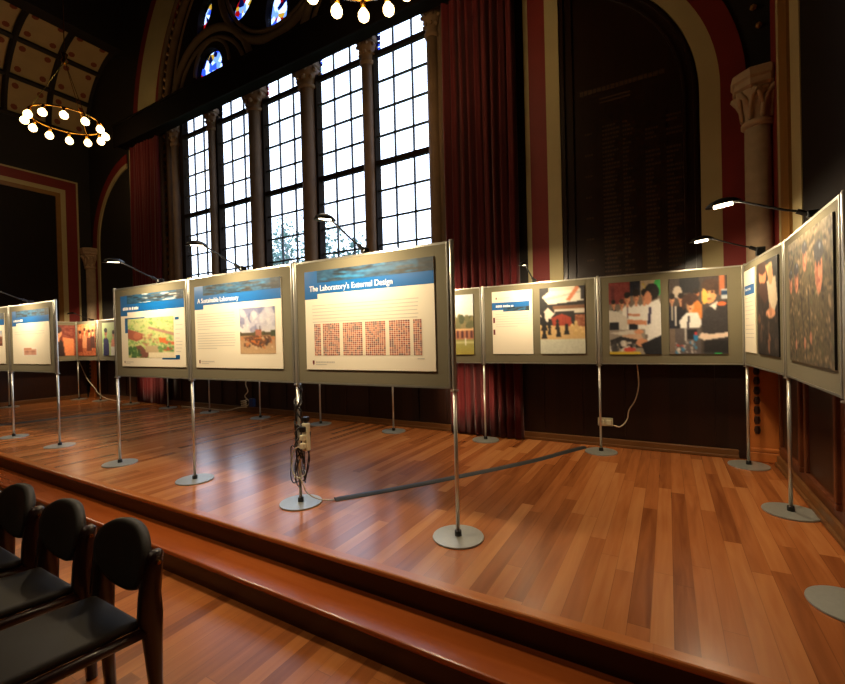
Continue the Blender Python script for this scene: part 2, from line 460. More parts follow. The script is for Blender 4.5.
# half arches with painted bands beside the window
def band_path(w0, w1, mirror):
    # local x runs from the window-side jamb; returns closed loop
    xj, xa, Rr, zs = -1.02, .305, 1.62, 3.55
    def side(w):
        cx = xa-Rr
        r = Rr+w
        p = [(xa+w, 1.0), (xa+w, zs)]
        amax = math.acos((xj-cx)/r)
        p += [(cx+r*math.cos(amax*i/24), zs+r*math.sin(amax*i/24)) for i in range(1, 25)]
        return p
    L = side(w1)+list(reversed(side(w0)))
    return [((2*XC-x-.14) if mirror else x, z) for x, z in L]
def jamb(w0, w1, mirror, top=8.5):
    L = rectloop(-1.02-w1, -1.02-w0, .9, top)
    return [((2*XC-x) if mirror else x, z) for x, z in L]
n = 11
for mir in (False, True):
    for w0, w1, mm in ((0, .17, 'cream'), (.17, .37, 'red')) if not mir else ((0, .10, 'cream'), (.10, .30, 'red')):
        plate('trim_%d' % n, [band_path(w0, w1, mir)], YW-.025, YW+.01, M[mm]); n += 1
    if not mir:
        for w0, w1, mm in ((0, .15, 'cream'), (.15, .345, 'red'), (.345, .40, 'cream')):
            plate('trim_%d' % n, [jamb(w0, w1, mir)], YW-.025, YW+.01, M[mm]); n += 1
    else:
        plate('trim_%d' % n, [jamb(0, .03, mir, 5.5)], YW-.03, YW+.01, M['cream']); n += 1
# gilt tracery scraps in the spandrel above the corner column
bm = B()
for i in range(9):
    a = .2+i*.13
    bmesh.ops.create_icosphere(bm, subdivisions=1, radius=.03, matrix=Matrix.Translation((-.95+1.75*math.cos(a*.8), YW-.01, 3.75+1.75*math.sin(a*.8))))
struct('trim_%d' % n, bm, M['gold']); n += 1

# painted frame bands on the side walls
for y0, y1, mm in ((4.74, 4.95, 'red'), (4.55, 4.74, 'cream'), (4.28, 4.55, 'gold'), (4.02, 4.28, 'cream')):
    struct('trim_%d' % n, box(B(), XR-.015-(.02 if mm == 'gold' else 0), XR+.01, y0, y1, 1.05, 9.5), M[mm]); n += 1
struct('wall_right_panel', box(B(), XR-.008, XR+.01, -2, 4.04, 1.05, 9.5), M['darkpanel'])
def frame_yz(name, y1, z1, w, m, y0=-2, z0=.95, t=.02):
    bm = B(); box(bm, XL-.01, XL+t, y1-w, y1, z0, z1); box(bm, XL-.01, XL+t, y0, y1-w, z1-w, z1)
    return struct(name, bm, M[m])
yy, zz = 4.80, 5.10
for w, mm, t in ((.035, 'cream', .02), (.21, 'red', .015), (.10, 'cream', .02), (.09, 'gold', .03)):
    frame_yz('trim_%d' % n, yy, zz, w, mm, t=t); n += 1; yy -= w; zz -= w
struct('wall_left_panel', box(B(), XL-.01, XL+.008, -2, yy, .95, zz), M['darkpanel'])

# panelling, dado and skirtings
struct('wall_back_panelling', box(box(box(B(), XL, XC-3.4, 4.97, YW+.02, 0, 1.35), XC-3.4, XC+3.4, 4.97, YW+.02, 0, .82), XC+3.4, XR, 4.97, YW+.02, 0, 1.35), M['panelling'])
bm = B()
for x in [XL+.3+i*.42 for i in range(30)]:
    if x < XR-.2: box(bm, x, x+.05, 4.955, 4.98, .12, .8 if abs(x-XC) < 3.5 else 1.3)
struct('wall_back_battens', bm, M['panelling'])
struct('baseboard_back', box(box(B(), XL, XR-.3, 4.945, 5.0, 0, .085, .008), XL, XR-.3, 4.935, 4.96, 0, .03, .006), M['skirt'])
bm = box(B(), XR-.02, XR+.02, FRONT, 4.85, ZF, 1.02); struct('wall_right_dado', bm, M['dado'])
bm = B(); bd = B()
for i in range(9):
    y1 = 4.72-i*.78; y0 = y1-.66
    if y1 < 1.9: break
    box(bd, XR-.026, XR, y0+.06, y1-.06, .22, .90)
    for a, b_, c, d in ((y0, y1, .16, .20), (y0, y1, .92, .96), (y0, y0+.04, .2, .92), (y1-.04, y1, .2, .92)):
        box(bm, XR-.045, XR, a, b_, c, d, .008)
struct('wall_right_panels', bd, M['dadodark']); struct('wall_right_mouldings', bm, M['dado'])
struct('trim_%d' % n, box(B(), XR-.06, XR, 1.9, 4.85, .98, 1.06, .012), M['dado']); n += 1
struct('baseboard_right', box(box(B(), XR-.04, XR, 1.86, 4.85, 0, .09, .008), XR-.055, XR, 1.86, 4.85, 0, .03, .006), M['skirt'])
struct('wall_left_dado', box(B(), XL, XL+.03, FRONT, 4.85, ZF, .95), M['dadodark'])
struct('baseboard_left', box(B(), XL, XL+.05, 1.86, 4.85, 0, .09, .008), M['skirt'])

# ------------------------------------------------------------------ honours board
def board_loop(inset):
    xj, xa, Rr, zs = -1.01+inset, .30-inset, 1.61-inset, 3.55
    cx = .30-1.61
    p = [(xj, 1.1), (xa, 1.1), (xa, zs)]
    amax = math.acos((xj-cx)/Rr)
    p += [(cx+Rr*math.cos(amax*i/24), zs+Rr*math.sin(amax*i/24)) for i in range(1, 25)]
    return p
hb = thing('honours_board', 'tall dark oak roll of names with faint gilt lettering, set under the half arch', 'honours board')
plate('panel', [board_loop(0)], YW-.02, YW+.005, M['hboard'], hb, None)
for k, ins in enumerate((.02, .11)):
    plate('frame', [board_loop(ins), board_loop(ins+.025)], YW-.04, YW-.015, M['hboard'], hb, None)
# a gilt title and columns of names far too dim to read
rnd = random.Random(7)
def dash(bm, x0, x1, z, h, y=YW-.024):
    bm.faces.new([bm.verts.new(p) for p in ((x0, y, z), (x1, y, z), (x1, y, z+h), (x0, y, z+h))])
def backed(bm, name, x0, x1, z0, z1):
    n_ = len(bm.faces); dash(bm, x0, x1, z0, z1-z0, YW-.022)
    o = obj(name, bm, M['goldink'], hb); o.data.materials.append(M['hboard']); o.data.polygons[n_].material_index = 1
bm = B(); x = -.80
while x < .02:
    w = rnd.uniform(.025, .05); dash(bm, x, x+w, 3.83, .05); x += w+.012
backed(bm, 'title_lettering', -.82, .06, 3.82, 3.89)
bm = B()
for z in (3.74, 3.70): dash(bm, -.60, -.30, z, .018)
backed(bm, 'subtitle_lettering', -.62, -.28, 3.69, 3.77)
for xx, wa, wb in ((-.76, .05, .08), (-.58, .10, .17), (-.38, .03, .09), (-.17, .06, .12), (.02, .05, .14)):
    bm = B()
    for i in range(4, 47):
        z = 3.62-i*.046
        if xx < -.7 and i % 5: continue
        if xx > -.2 and i < 12 and rnd.random() < .6: continue
        q, e = xx, xx+rnd.uniform(wa, wb)
        while q < e:
            v = rnd.uniform(.012, .03); dash(bm, q, q+v, z, .022); q += v+.006
    backed(bm, 'column_lettering', xx, xx+.2, 3.62-47*.046, 3.62-3*.046)

# ------------------------------------------------------------------ curtains and pelmet
def curtain(label, x0, x1, seed, z1=5.38):
    rnd = random.Random(seed); bm = B(); n_ = 110; rows = 14
    ph = rnd.uniform(0, 6); k = (x1-x0)/.105
    V = []
    for j in range(rows+1):
        z = .02+(z1-.02)*j/rows; row = []
        for i in range(n_+1):
            t = i/n_
            s = 2*PI*k*t+ph+.6*math.sin(5*t+seed)
            y = 4.86+.042*math.sin(s)+.016*math.sin(2.3*s+j*.12)+.012*math.sin(z*1.3+t*9)
            row.append(bm.verts.new((x0+(x1-x0)*t+.012*math.cos(s), y, z)))
        V.append(row)
    for a, b in zip(V, V[1:]):
        for i in range(n_): bm.faces.new((a[i], a[i+1], b[i+1], b[i]))
    bmesh.ops.solidify(bm, geom=list(bm.faces), thickness=.006)
    t = obj('curtain', bm, M['velvet'], None, True)
    tag(t, label, 'curtain', None)
curtain('floor-length red velvet curtain between the great window and the honours board', -2.42, -1.47, 3)
curtain('red velvet curtain beyond the great window, by the dark blind arch', -9.79, -8.77, 8)
pe = thing('pelmet', 'long dark wooden pelmet box spanning above the window lights', 'pelmet', (0, 0, 0))
obj('fascia', box(B(), -10.0, -1.3, 4.62, 4.66, 5.36, 5.78, .01), M['pelmet'], pe)
obj('soffit', box(B(), -10.0, -1.3, 4.66, 4.87, 5.40, 5.46), M['pelmet'], pe)
obj('top_board', box(B(), -10.02, -1.28, 4.60, 4.87, 5.78, 5.82, .008), M['pelmet'], pe)

# ------------------------------------------------------------------ chandeliers
def chandelier(x, y, z, label, seed, CH_W):
    c = thing('chandelier', label, 'chandelier', (x, y, z), seed)
    r = .53; N_ = 12
    bm = B(); tube(bm, [(r*math.cos(2*PI*i/60), r*math.sin(2*PI*i/60), .14) for i in range(60)], .014, 8, True); obj('ring', bm, M['brass'], c, True)
    bm = B(); lathe(bm, [(.0, 1.36), (.05, 1.33), (.03, 1.25), (.06, 1.20), (.02, 1.15), (.0, 1.12)], 0, 0, 16); obj('hub', bm, M['brass'], c, True)
    for i in range(3):
        a = 2*PI*i/3
        bm = B(); tube(bm, [(r*math.cos(a), r*math.sin(a), .15), (0, 0, 1.2)], .005, 6); obj('chain', bm, M['brass'], c)
    bm = B(); tube(bm, [(0, 0, 1.3), (0, 0, ZC-z)], .008, 6); obj('chain', bm, M['brass'], c)
    base = None
    for i in range(N_):
        a = 2*PI*i/N_
        if base is None:
            bm = B(); lathe(bm, [(.0, .145), (.018, .14), (.028, .12), (.028, .075), (.024, .06)], 0, 0, 12)
            so = obj('lamp_holder', bm, M['brass'], c, True)
            bm = B(); lathe(bm, [(.02, .068), (.033, .052), (.058, .018), (.062, -.015), (.05, -.048), (.022, -.068), (.0, -.072)], 0, 0, 16)
            bu = obj('bulb', bm, M['bulb'], so, True)
            base = so
        else:
            so = base.copy(); C.objects.link(so); bu = base.children[0].copy(); C.objects.link(bu); so.parent = c; bu.parent = so
        so.location = ((r+.03)*math.cos(a), (r+.03)*math.sin(a), 0)
        so.rotation_euler = (0, -.25, a)
    l = bpy.data.lights.new('chandelier light', 'POINT'); l.energy = CH_W; l.color = (1, .72, .40); l.shadow_soft_size = .45
    lo = bpy.data.objects.new('chandelier_light', l); C.objects.link(lo); lo.location = (x, y, z-.18)
chandelier(-9.30, 3.56, 5.14, 'lit brass ring chandelier hanging whole before the coffered cove', .1, 16)
chandelier(-2.56, 3.33, 4.77, 'lit brass ring chandelier cut by the top of the picture, before the window', .51, 38)

# ------------------------------------------------------------------ display stands
proto = {}
def stand(x, y, label, rz=0):
    s = thing('display_stand', label, 'stand', (x, y, 0), rz, 'chrome poles on round plates')
    if not proto:
        bm = B(); lathe(bm, [(.152, 0), (.155, .004), (.153, .010), (.03, .013), (0, .013)], 0, 0, 48); proto['base_plate'] = obj('base_plate', bm, M['steel'], s)
        bm = B(); lathe(bm, [(.021, .012), (.021, .04), (.017, .046)], 0, 0, 20); proto['collar'] = obj('collar', bm, M['black'], s, True)
        bm = B(); lathe(bm, [(.0115, .04), (.0115, .90)], 0, 0, 16); proto['pole'] = obj('pole', bm, M['chrome'], s, True)
        bm = B(); lathe(bm, [(.026, .885), (.026, .893)], 0, 0, 20); proto['bracket'] = obj('bracket', bm, M['alu'], s)
        bm = B(); lathe(bm, [(.014, .893), (.015, .9), (.015, 1.79), (.013, 1.8), (0, 1.802)], 0, 0, 20); proto['sleeve'] = obj('sleeve', bm, M['chrome'], s, True)
    else:
        for o in list(proto.values()):
            c = o.copy(); C.objects.link(c); c.parent = s
    return s

def panel(a, b, label):
    a = Vector((*a, 0)); b = Vector((*b, 0)); d = b-a; L = d.length; rz = math.atan2(d.y, d.x)
    mid = (a+b)/2
    p = thing('display_board', label, 'display board', (mid.x, mid.y, .90), rz)
    h = L/2-.017; t = .012
    obj('fabric_face', box(B(), -h+.012, h-.012, -t, t, .012, .878), M['fabric'], p)
    bm = B()
    box(bm, -h, -h+.013, -t-.005, t+.005, 0, .89, .002); box(bm, h-.013, h, -t-.005, t+.005, 0, .89, .002)
    box(bm, -h+.013, h-.013, -t-.002, t+.002, 0, .013); box(bm, -h+.013, h-.013, -t-.002, t+.002, .877, .89)
    obj('frame', bm, M['alu'], p)
    return p

P_ = {'f0': (-9.06, 2.22), 'f1': (-7.788, 2.268), 'f2': (-6.50, 2.313), 'f3': (-4.913, 2.243), 'f4': (-3.674, 2.269), 'f5': (-2.405, 2.30), 'f6': (-1.123, 2.33),
      'b00': (-11.84, 4.60), 'b0': (-10.95, 4.65), 'b1': (-9.68, 4.65), 'b2': (-8.3, 4.64), 'b3': (-7.02, 4.64), 'b4': (-5.68, 4.62), 'b5': (-4.40, 4.63), 'b6': (-3.14, 4.65), 'b7': (-1.871, 4.685), 'b8': (-.615, 4.685),
      'r1': (.604, 4.735), 'r2': (.682, 3.632), 'r3': (.668, 2.50), 'w1': (-11.86, 3.40)}
fl = {'f0': 'chrome pole at the near end of the far pair of boards, outside the picture',
      'f1': 'chrome pole on a round plate between the two blue-headed boards of the far pair',
      'f2': 'chrome pole on a round plate at the free end of the far pair of boards',
      'f3': 'chrome pole on a round plate at the free end beside the site plan poster',
      'f4': 'chrome pole on a round plate between the site plan and sustainable laboratory boards',
      'f5': 'chrome pole wound with black cables and carrying a power strip',
      'f6': 'chrome pole on a round plate at the free end beside the brick design poster',
      'r1': 'chrome pole on a round plate in the corner by the stone column',
      'r2': 'chrome pole on a round plate between the soldiers photo and the party photo',
      'r3': 'chrome pole on a round plate at the near end of the soldiers board',
      'w1': 'thin chrome pole along the far side wall, hidden behind the far pair of boards'}
FY = P_['f5'][1]
bl = {'b00': 'thin chrome pole in the far corner beside the orange-lit pilaster', 'b0': 'thin chrome pole at the back between the red crowd photo and the garden photo',
      'b1': 'thin chrome pole at the back, just before the far red curtain', 'b2': 'thin chrome pole at the back, on the window side of the far red curtain',
      'b3': 'thin chrome pole at the back below the join of the site plan board', 'b4': 'thin chrome pole at the back beside the loose white cable and plug',
      'b5': 'thin chrome pole at the back, seen just past the cable-wound pole', 'b6': 'thin chrome pole at the back seen under the brick design board',
      'b7': 'chrome pole standing in front of the near red curtain', 'b8': 'chrome pole beside the double wall socket'}
for k, v in list(fl.items())+list(bl.items()): stand(*P_[k], v)

bd_ = {('f0', 'f1'): 'grey fabric board at the edge of the picture, farthest along the front row',
       ('f1', 'f2'): 'grey fabric board carrying the poster with a small red building drawing',
       ('f3', 'f4'): 'grey fabric board carrying the green site plan poster',
       ('f4', 'f5'): 'grey fabric board carrying the poster with a building site photo',
       ('f5', 'f6'): 'largest grey fabric board, carrying the poster of brick patterns',
       ('b00', 'b0'): 'grey fabric board at the back carrying the red crowd photo', ('b0', 'b1'): 'grey fabric board at the back carrying the green garden photo',
       ('b6', 'b7'): 'grey fabric board in front of the near curtain carrying the cricket pavilion photo',
       ('b7', 'b8'): 'grey fabric board carrying the white text sheet and the chess photo', ('b8', 'r1'): 'grey fabric board carrying the two photos of students in shirts and suits',
       ('r1', 'r2'): 'grey fabric board along the side wall carrying the party photo', ('r2', 'r3'): 'grey fabric board along the side wall carrying the soldiers photo',
       ('w1', 'b00'): 'grey fabric board along the far side wall carrying the orange portrait photo'}
for (a, b), v in bd_.items(): panel(P_[a], P_[b], v)
def at(a, b, t, z=1.005, off=.0125):
    """a point on the face of board a-b, t metres from post a, and the board's turn"""
    A = Vector((*P_[a], 0)); d = (Vector((*P_[b], 0))-A).normalized()
    q = A+d*t+Vector((d.y, -d.x, 0))*off
    return (q.x, q.y, z), math.atan2(d.y, d.x)

# ------------------------------------------------------------------ painted pictures
class Canvas:
    def __init__(s, nx, ny, bg):
        s.a = np.empty((ny, nx, 3)); s.a[:] = bg
        s.v, s.u = np.meshgrid((np.arange(ny)+.5)/ny, (np.arange(nx)+.5)/nx, indexing='ij')
    def put(s, m, c, al=1): s.a[m] = s.a[m]*(1-al)+np.array(c)*al; return s
    def rect(s, x0, y0, x1, y1, c, al=1): return s.put((s.u >= x0) & (s.u < x1) & (s.v >= y0) & (s.v < y1), c, al)
    def ell(s, cx, cy, rx, ry, c, ang=0, al=1):
        a = math.radians(ang); du, dv = s.u-cx, s.v-cy
        p = du*math.cos(a)+dv*math.sin(a); q = -du*math.sin(a)+dv*math.cos(a)
        return s.put((p/rx)**2+(q/ry)**2 <= 1, c, al)
    def poly(s, P, c, al=1):
        ins = np.zeros(s.u.shape, bool)
        for (x0, y0), (x1, y1) in zip(P, P[1:]+P[:1]):
            if y0 == y1: continue
            t = ((s.v < y0) != (s.v < y1)) & (s.u < (x1-x0)*(s.v-y0)/(y1-y0)+x0)
            ins ^= t
        return s.put(ins, c, al)
    def grad(s, y0, y1, c0, c1):
        m = (s.v >= y0) & (s.v < y1); t = ((s.v[m]-y0)/(y1-y0))[:, None]
        s.a[m] = np.array(c0)*(1-t)+np.array(c1)*t; return s
    def noise(s, amp, seed, step=1, y0=0, y1=1, x0=0, x1=1):
        r = np.random.RandomState(seed); ny, nx = s.u.shape
        g = r.uniform(-amp, amp, (ny//step+2, nx//step+2))
        g = np.repeat(np.repeat(g, step, 0), step, 1)[:ny, :nx]
        m = (s.v >= y0) & (s.v < y1) & (s.u >= x0) & (s.u < x1)
        s.a[m] += g[m][:, None]; return s
    def blobs(s, n_, seed, cols, r0, r1, x0=0, y0=0, x1=1, y1=1, al=.8):
        r = random.Random(seed)
        for _ in range(n_):
            s.ell(r.uniform(x0, x1), r.uniform(y0, y1), r.uniform(r0, r1), r.uniform(r0, r1)*.8, r.choice(cols), r.uniform(0, 180), al)
        return s

def pic(name, cv, x0, x1, z0, z1, y, parent, blur=True):
    """a printed picture: a fine grid whose points carry the ink colour"""
    a = cv.a
    if blur:
        p = np.pad(a, ((1, 1), (1, 1), (0, 0)), 'edge')
        a = sum(p[i:i+a.shape[0], j:j+a.shape[1]]*w for i, j, w in ((1, 1, .28), (0, 1, .12), (2, 1, .12), (1, 0, .12), (1, 2, .12), (0, 0, .06), (2, 2, .06), (0, 2, .06), (2, 0, .06)))
    a = np.clip(a, 0, 255); ny, nx = a.shape[:2]
    verts = [(x0+(x1-x0)*i/(nx-1), y, z1-(z1-z0)*j/(ny-1)) for j in range(ny) for i in range(nx)]
    faces = [(j*nx+i, (j+1)*nx+i, (j+1)*nx+i+1, j*nx+i+1) for j in range(ny-1) for i in range(nx-1)]
    me = bpy.data.meshes.new(name); me.from_pydata(verts, [], faces)
    at = me.attributes.new('ink', 'FLOAT_COLOR', 'POINT')
    c = a/255; l = np.where(c <= .04, c/12.92, ((c+.055)/1.055)**2.4)
    rgba = np.concatenate([l.reshape(-1, 3), np.ones((nx*ny, 1))], 1).astype(np.float32)
    at.data.foreach_set('color', rgba.ravel())
    return obj(name, me, M['photo'], parent)

SK = (214, 150, 112)
def person(c, x, y, s, hair=(30, 22, 20), skin=SK, top=(232, 228, 220), tie=None, lean=0):
    c.poly([(x-.9*s, y+3.6*s), (x-.75*s, y+1.1*s), (x-.25*s, y+.75*s), (x+.25*s, y+.75*s), (x+.8*s, y+1.2*s), (x+.9*s, y+3.6*s)], top)
    c.rect(x-.16*s, y+.4*s, x+.16*s, y+.95*s, skin)
    if tie: c.poly([(x-.08*s, y+.9*s), (x+.08*s, y+.9*s), (x+.14*s, y+2.6*s), (x-.1*s, y+2.6*s)], tie)
    dk = tuple(v*.72 for v in skin)
    c.ell(x+lean*s, y, .42*s, .58*s, skin); c.ell(x+lean*s-.22*s, y+.05*s, .2*s, .45*s, dk, 0, .6); c.ell(x+lean*.6*s, y-.34*s, .46*s, .34*s, hair)
    for q in (-.16, .16): c.ell(x+(lean+q)*s, y-.02*s, .075*s, .06*s, (50, 34, 30))
    c.ell(x+lean*s, y+.3*s, .12*s, .05*s, (150, 80, 70)); c.ell(x+lean*s, y+.14*s, .06*s, .1*s, tuple(min(255, v*1.1) for v in skin))
    return c

def students_one():
    c = Canvas(66, 96, (120, 108, 96))
    c.rect(0, 0, .42, .30, (128, 54, 50)).rect(.05, .05, .12, .3, (104, 44, 44)).rect(.42, 0, .62, .2, (30, 34, 48)).rect(.62, 0, 1, .2, (176, 158, 132))
    c.ell(.95, .1, .08, .12, (60, 170, 80)).blobs(10, 3, [(220, 200, 40), (190, 170, 60)], .015, .03, .65, .04, .9, .16).noise(10, 1, 2, 0, .3)
    person(c, .10, .30, .09, top=(40, 40, 52)); person(c, .26, .30, .10, (70, 50, 40), top=(190, 186, 176))
    person(c, .37, .23, .13, tie=(60, 40, 60)); person(c, .54, .21, .14, tie=None)
    c.rect(.40, .55, .62, .74, (20, 22, 34)); person(c, .69, .21, .145, lean=.1)
    c.poly([(.0, .38), (.16, .40), (.42, .52), (.34, .66), (0, .58)], (206, 200, 188)); c.rect(.02, .55, .2, .66, (28, 28, 36))
    c.poly([(.36, .52), (.72, .54), (.72, .60), (.36, .58)], (206, 140, 104)); c.poly([(.38, .44), (.6, .45), (.6, .48), (.38, .47)], (200, 132, 100))
    c.poly([(.74, .32), (.96, .26), (1, .34), (1, .74), (.8, .86), (.72, .84), (.78, .6)], (236, 232, 226)); c.ell(.83, .16, .14, .11, (26, 22, 24)); c.ell(.76, .24, .07, .09, (206, 140, 104))
    c.poly([(.78, .36), (.82, .36), (.80, .58), (.74, .6)], (52, 46, 74))
    c.rect(0, .66, .7, 1, (150, 140, 128)); c.poly([(.0, .70), (.45, .66), (.62, .70), (.3, .74)], (206, 198, 186)); c.poly([(.26, .73), (.62, .71), (.66, .80), (.28, .80)], (206, 168, 140))
    c.poly([(.02, .80), (.22, .75), (.7, .82), (.7, .9), (.05, .92)], (36, 34, 38)); c.ell(.64, .84, .12, .055, SK); c.ell(.58, .69, .09, .03, SK)
    c.blobs(26, 5, [(230, 226, 216), (60, 58, 60), (200, 190, 170)], .02, .06, .02, .82, .5, .95); c.rect(0, .955, .6, 1, (214, 184, 60)); c.ell(.4, .93, .12, .03, (206, 80, 70))
    c.poly([(.62, .86), (1, .74), (1, 1), (.7, 1)], (24, 26, 34))
    return c.noise(9, 8)

def students_two():
    c = Canvas(66, 96, (74, 64, 60))
    c.rect(0, 0, 1, .2, (64, 52, 48)).rect(.2, 0, .36, .2, (22, 22, 28)).rect(.86, 0, .96, .25, (190, 110, 70)).ell(.45, .1, .09, .18, (24, 24, 30)).rect(.9, .18, 1, .3, (190, 196, 200)).rect(.9, .2, 1, .25, (30, 60, 96))
    c.ell(.16, .18, .08, .08, (190, 176, 160))
    person(c, .06, .27, .11, top=(34, 36, 50), tie=(190, 180, 160)); person(c, .22, .27, .11, top=(26, 26, 34))
    c.rect(.10, .36, .14, .62, (220, 214, 206)); person(c, .48, .22, .11, top=(220, 130, 60), skin=(230, 140, 90))
    person(c, .38, .36, .15, (70, 40, 30), (236, 170, 120), (238, 234, 224)); c.ell(.38, .27, .14, .06, (64, 38, 30)); c.ell(.26, .34, .035, .08, (64, 38, 30))
    c.poly([(.18, .56), (.3, .46), (.5, .46), (.58, .6), (.5, .68), (.2, .66)], (240, 236, 228)); c.poly([(.33, .5), (.36, .5), (.35, .7), (.32, .66)], (30, 28, 40))
    c.poly([(.56, .55), (.62, .42), (.8, .36), (1, .34), (1, 1), (.6, 1)], (52, 48, 50)); c.poly([(.7, .38), (.84, .32), (.8, .44)], (232, 226, 216))
    c.ell(.7, .22, .12, .13, (236, 168, 112)); c.ell(.64, .24, .06, .10, (250, 190, 110), 0, .7); c.ell(.72, .115, .15, .075, (70, 46, 34)); c.ell(.82, .17, .04, .07, (60, 40, 32)); c.ell(.66, .205, .022, .016, (60, 36, 30)); c.ell(.75, .205, .022, .016, (60, 36, 30)); c.ell(.70, .29, .035, .012, (170, 90, 70)); c.ell(.70, .24, .015, .03, (250, 190, 130)); c.ell(.62, .26, .05, .1, (250, 190, 90)); c.ell(.9, .36, .08, .025, (230, 110, 60))
    c.rect(.1, .66, .55, 1, (92, 84, 84)); c.rect(.28, .66, .3, .82, (200, 196, 190)); c.rect(.32, .68, .48, .8, (28, 28, 34)); c.ell(.46, .78, .04, .05, (40, 130, 190)); c.ell(.46, .73, .025, .025, (200, 60, 60))
    c.poly([(.5, .78), (.56, .72), (.7, .74), (1, .72), (1, .78), (.6, .82)], (236, 210, 190)); c.blobs(26, 9, [(220, 214, 206), (60, 130, 180), (200, 80, 70), (170, 160, 160)], .012, .035, .05, .84, .5, .98)
    c.rect(.6, .82, 1, .98, (28, 26, 30)); c.rect(.78, .975, .9, 1, (50, 180, 90)); c.rect(0, .66, .1, 1, (120, 104, 92))
    return c.noise(9, 11)

def chess():
    c = Canvas(60, 90, (34, 30, 30))
    c.poly([(.06, .14), (.24, .05), (.9, .03), (.99, .22), (.2, .26)], (222, 216, 198)); c.rect(.22, 0, .8, .06, (206, 196, 170)); c.poly([(.1, .16), (.9, .08), (.92, .1), (.12, .2)], (190, 186, 170))
    c.poly([(.82, 0), (.9, .02), (.68, .22), (.6, .2)], (200, 120, 82)); c.rect(.92, .05, 1, .2, (40, 36, 36))
    c.rect(.3, .28, 1, .33, (120, 82, 54)); c.rect(.34, .33, 1, .4, (206, 198, 182)); c.rect(.35, .37, .76, .46, (40, 34, 32))
    c.poly([(0, .42), (.2, .30), (.34, .40), (.18, .52)], (222, 210, 190)); c.poly([(.26, .46), (.5, .40), (.7, .46), (.72, .62), (.56, .66), (.3, .58)], (158, 58, 36))
    for k in range(9): c.rect(.3+k*.045, .44, .31+k*.045, .6, (120, 40, 26), .6)
    c.rect(.78, .42, 1, .62, (150, 90, 62)).noise(22, 4, 2, .42, .62, .78, 1)
    c.poly([(0, .56), (1, .6), (1, .80), (0, .8)], (204, 168, 112)); c.rect(0, .78, 1, 1, (206, 206, 186)).noise(5, 3, 2, .78, 1)
    for x, y, s in ((.08, .5, .1), (.1, .62, .12), (.1, .74, .1), (.4, .6, .07), (.42, .72, .09), (.6, .68, .09), (.22, .58, .06), (.22, .68, .06)):
        c.ell(x, y-.09, s*.4, s*.45, (20, 16, 16)); c.poly([(x-s*.3, y-.07), (x+s*.3, y-.07), (x+s*.7, y+.03), (x-s*.7, y+.03)], (22, 18, 18))
    for x, y in ((.72, .62), (.8, .70), (.9, .66), (.94, .72), (.8, .58)):
        c.ell(x, y-.04, .035, .03, (222, 190, 130)); c.poly([(x-.03, y-.03), (x+.03, y-.03), (x+.06, y+.03), (x-.06, y+.03)], (206, 170, 108))
    return c.noise(8, 12)

def cricket():
    c = Canvas(60, 90, (200, 206, 210)); c.grad(0, .5, (196, 208, 216), (226, 222, 206))
    c.blobs(60, 2, [(92, 92, 58), (110, 106, 70), (72, 78, 50), (130, 116, 76)], .05, .10, 0, .40, 1, .56, 1)
    c.rect(0, .58, 1, .74, (176, 112, 80)); c.poly([(0, .58), (1, .56), (1, .6), (0, .61)], (212, 170, 120))
    for k in range(8): c.rect(.03+k*.125, .62, .09+k*.125, .72, (84, 44, 44)); c.ell(.06+k*.125, .62, .03, .02, (84, 44, 44))
    c.grad(.74, 1, (150, 150, 88), (178, 162, 72)); c.rect(0, .78, 1, .81, (196, 190, 130)); c.rect(.75, .72, .78, .84, (234, 230, 214))
    return c.noise(7, 3)

def site_plan():
    c = Canvas(96, 72, (206, 212, 140))
    c.blobs(160, 1, [(176, 206, 110), (140, 186, 90), (214, 214, 130), (110, 160, 80), (226, 216, 150)], .015, .05, 0, 0, 1, 1, .7)
    c.blobs(60, 4, [(120, 150, 80), (90, 130, 70)], .008, .02)
    c.poly([(.48, .22), (1, .40), (1, .47), (.46, .27)], (186, 140, 118)); c.poly([(0, .26), (.12, .3), (.36, .40), (.34, .52), (.2, .58), (0, .5)], (170, 96, 74)); c.ell(.22, .44, .09, .09, (196, 116, 86))
    c.poly([(.18, .7), (.3, .68), (.48, .9), (.42, 1), (.28, .98)], (132, 84, 72)); c.blobs(26, 7, [(60, 100, 56), (80, 120, 64)], .03, .06, 0, .74, .28, 1, .8)
    c.blobs(26, 8, [(196, 150, 110), (170, 120, 90), (220, 190, 130)], .02, .04, .34, .4, .66, .68, .8); c.poly([(.68, .5), (.84, .52), (.82, .64), (.7, .62)], (224, 120, 60)); c.poly([(.82, .58), (1, .62), (1, .68), (.82, .66)], (214, 110, 70))
    c.rect(.40, .70, .68, .86, (196, 172, 132)); c.rect(.46, .86, 1, 1, (240, 226, 190)); c.ell(.86, .78, .1, .05, (196, 96, 70)); c.blobs(14, 9, [(110, 150, 80), (90, 140, 90)], .02, .05, .66, .64, 1, .84)
    return c.noise(10, 6)

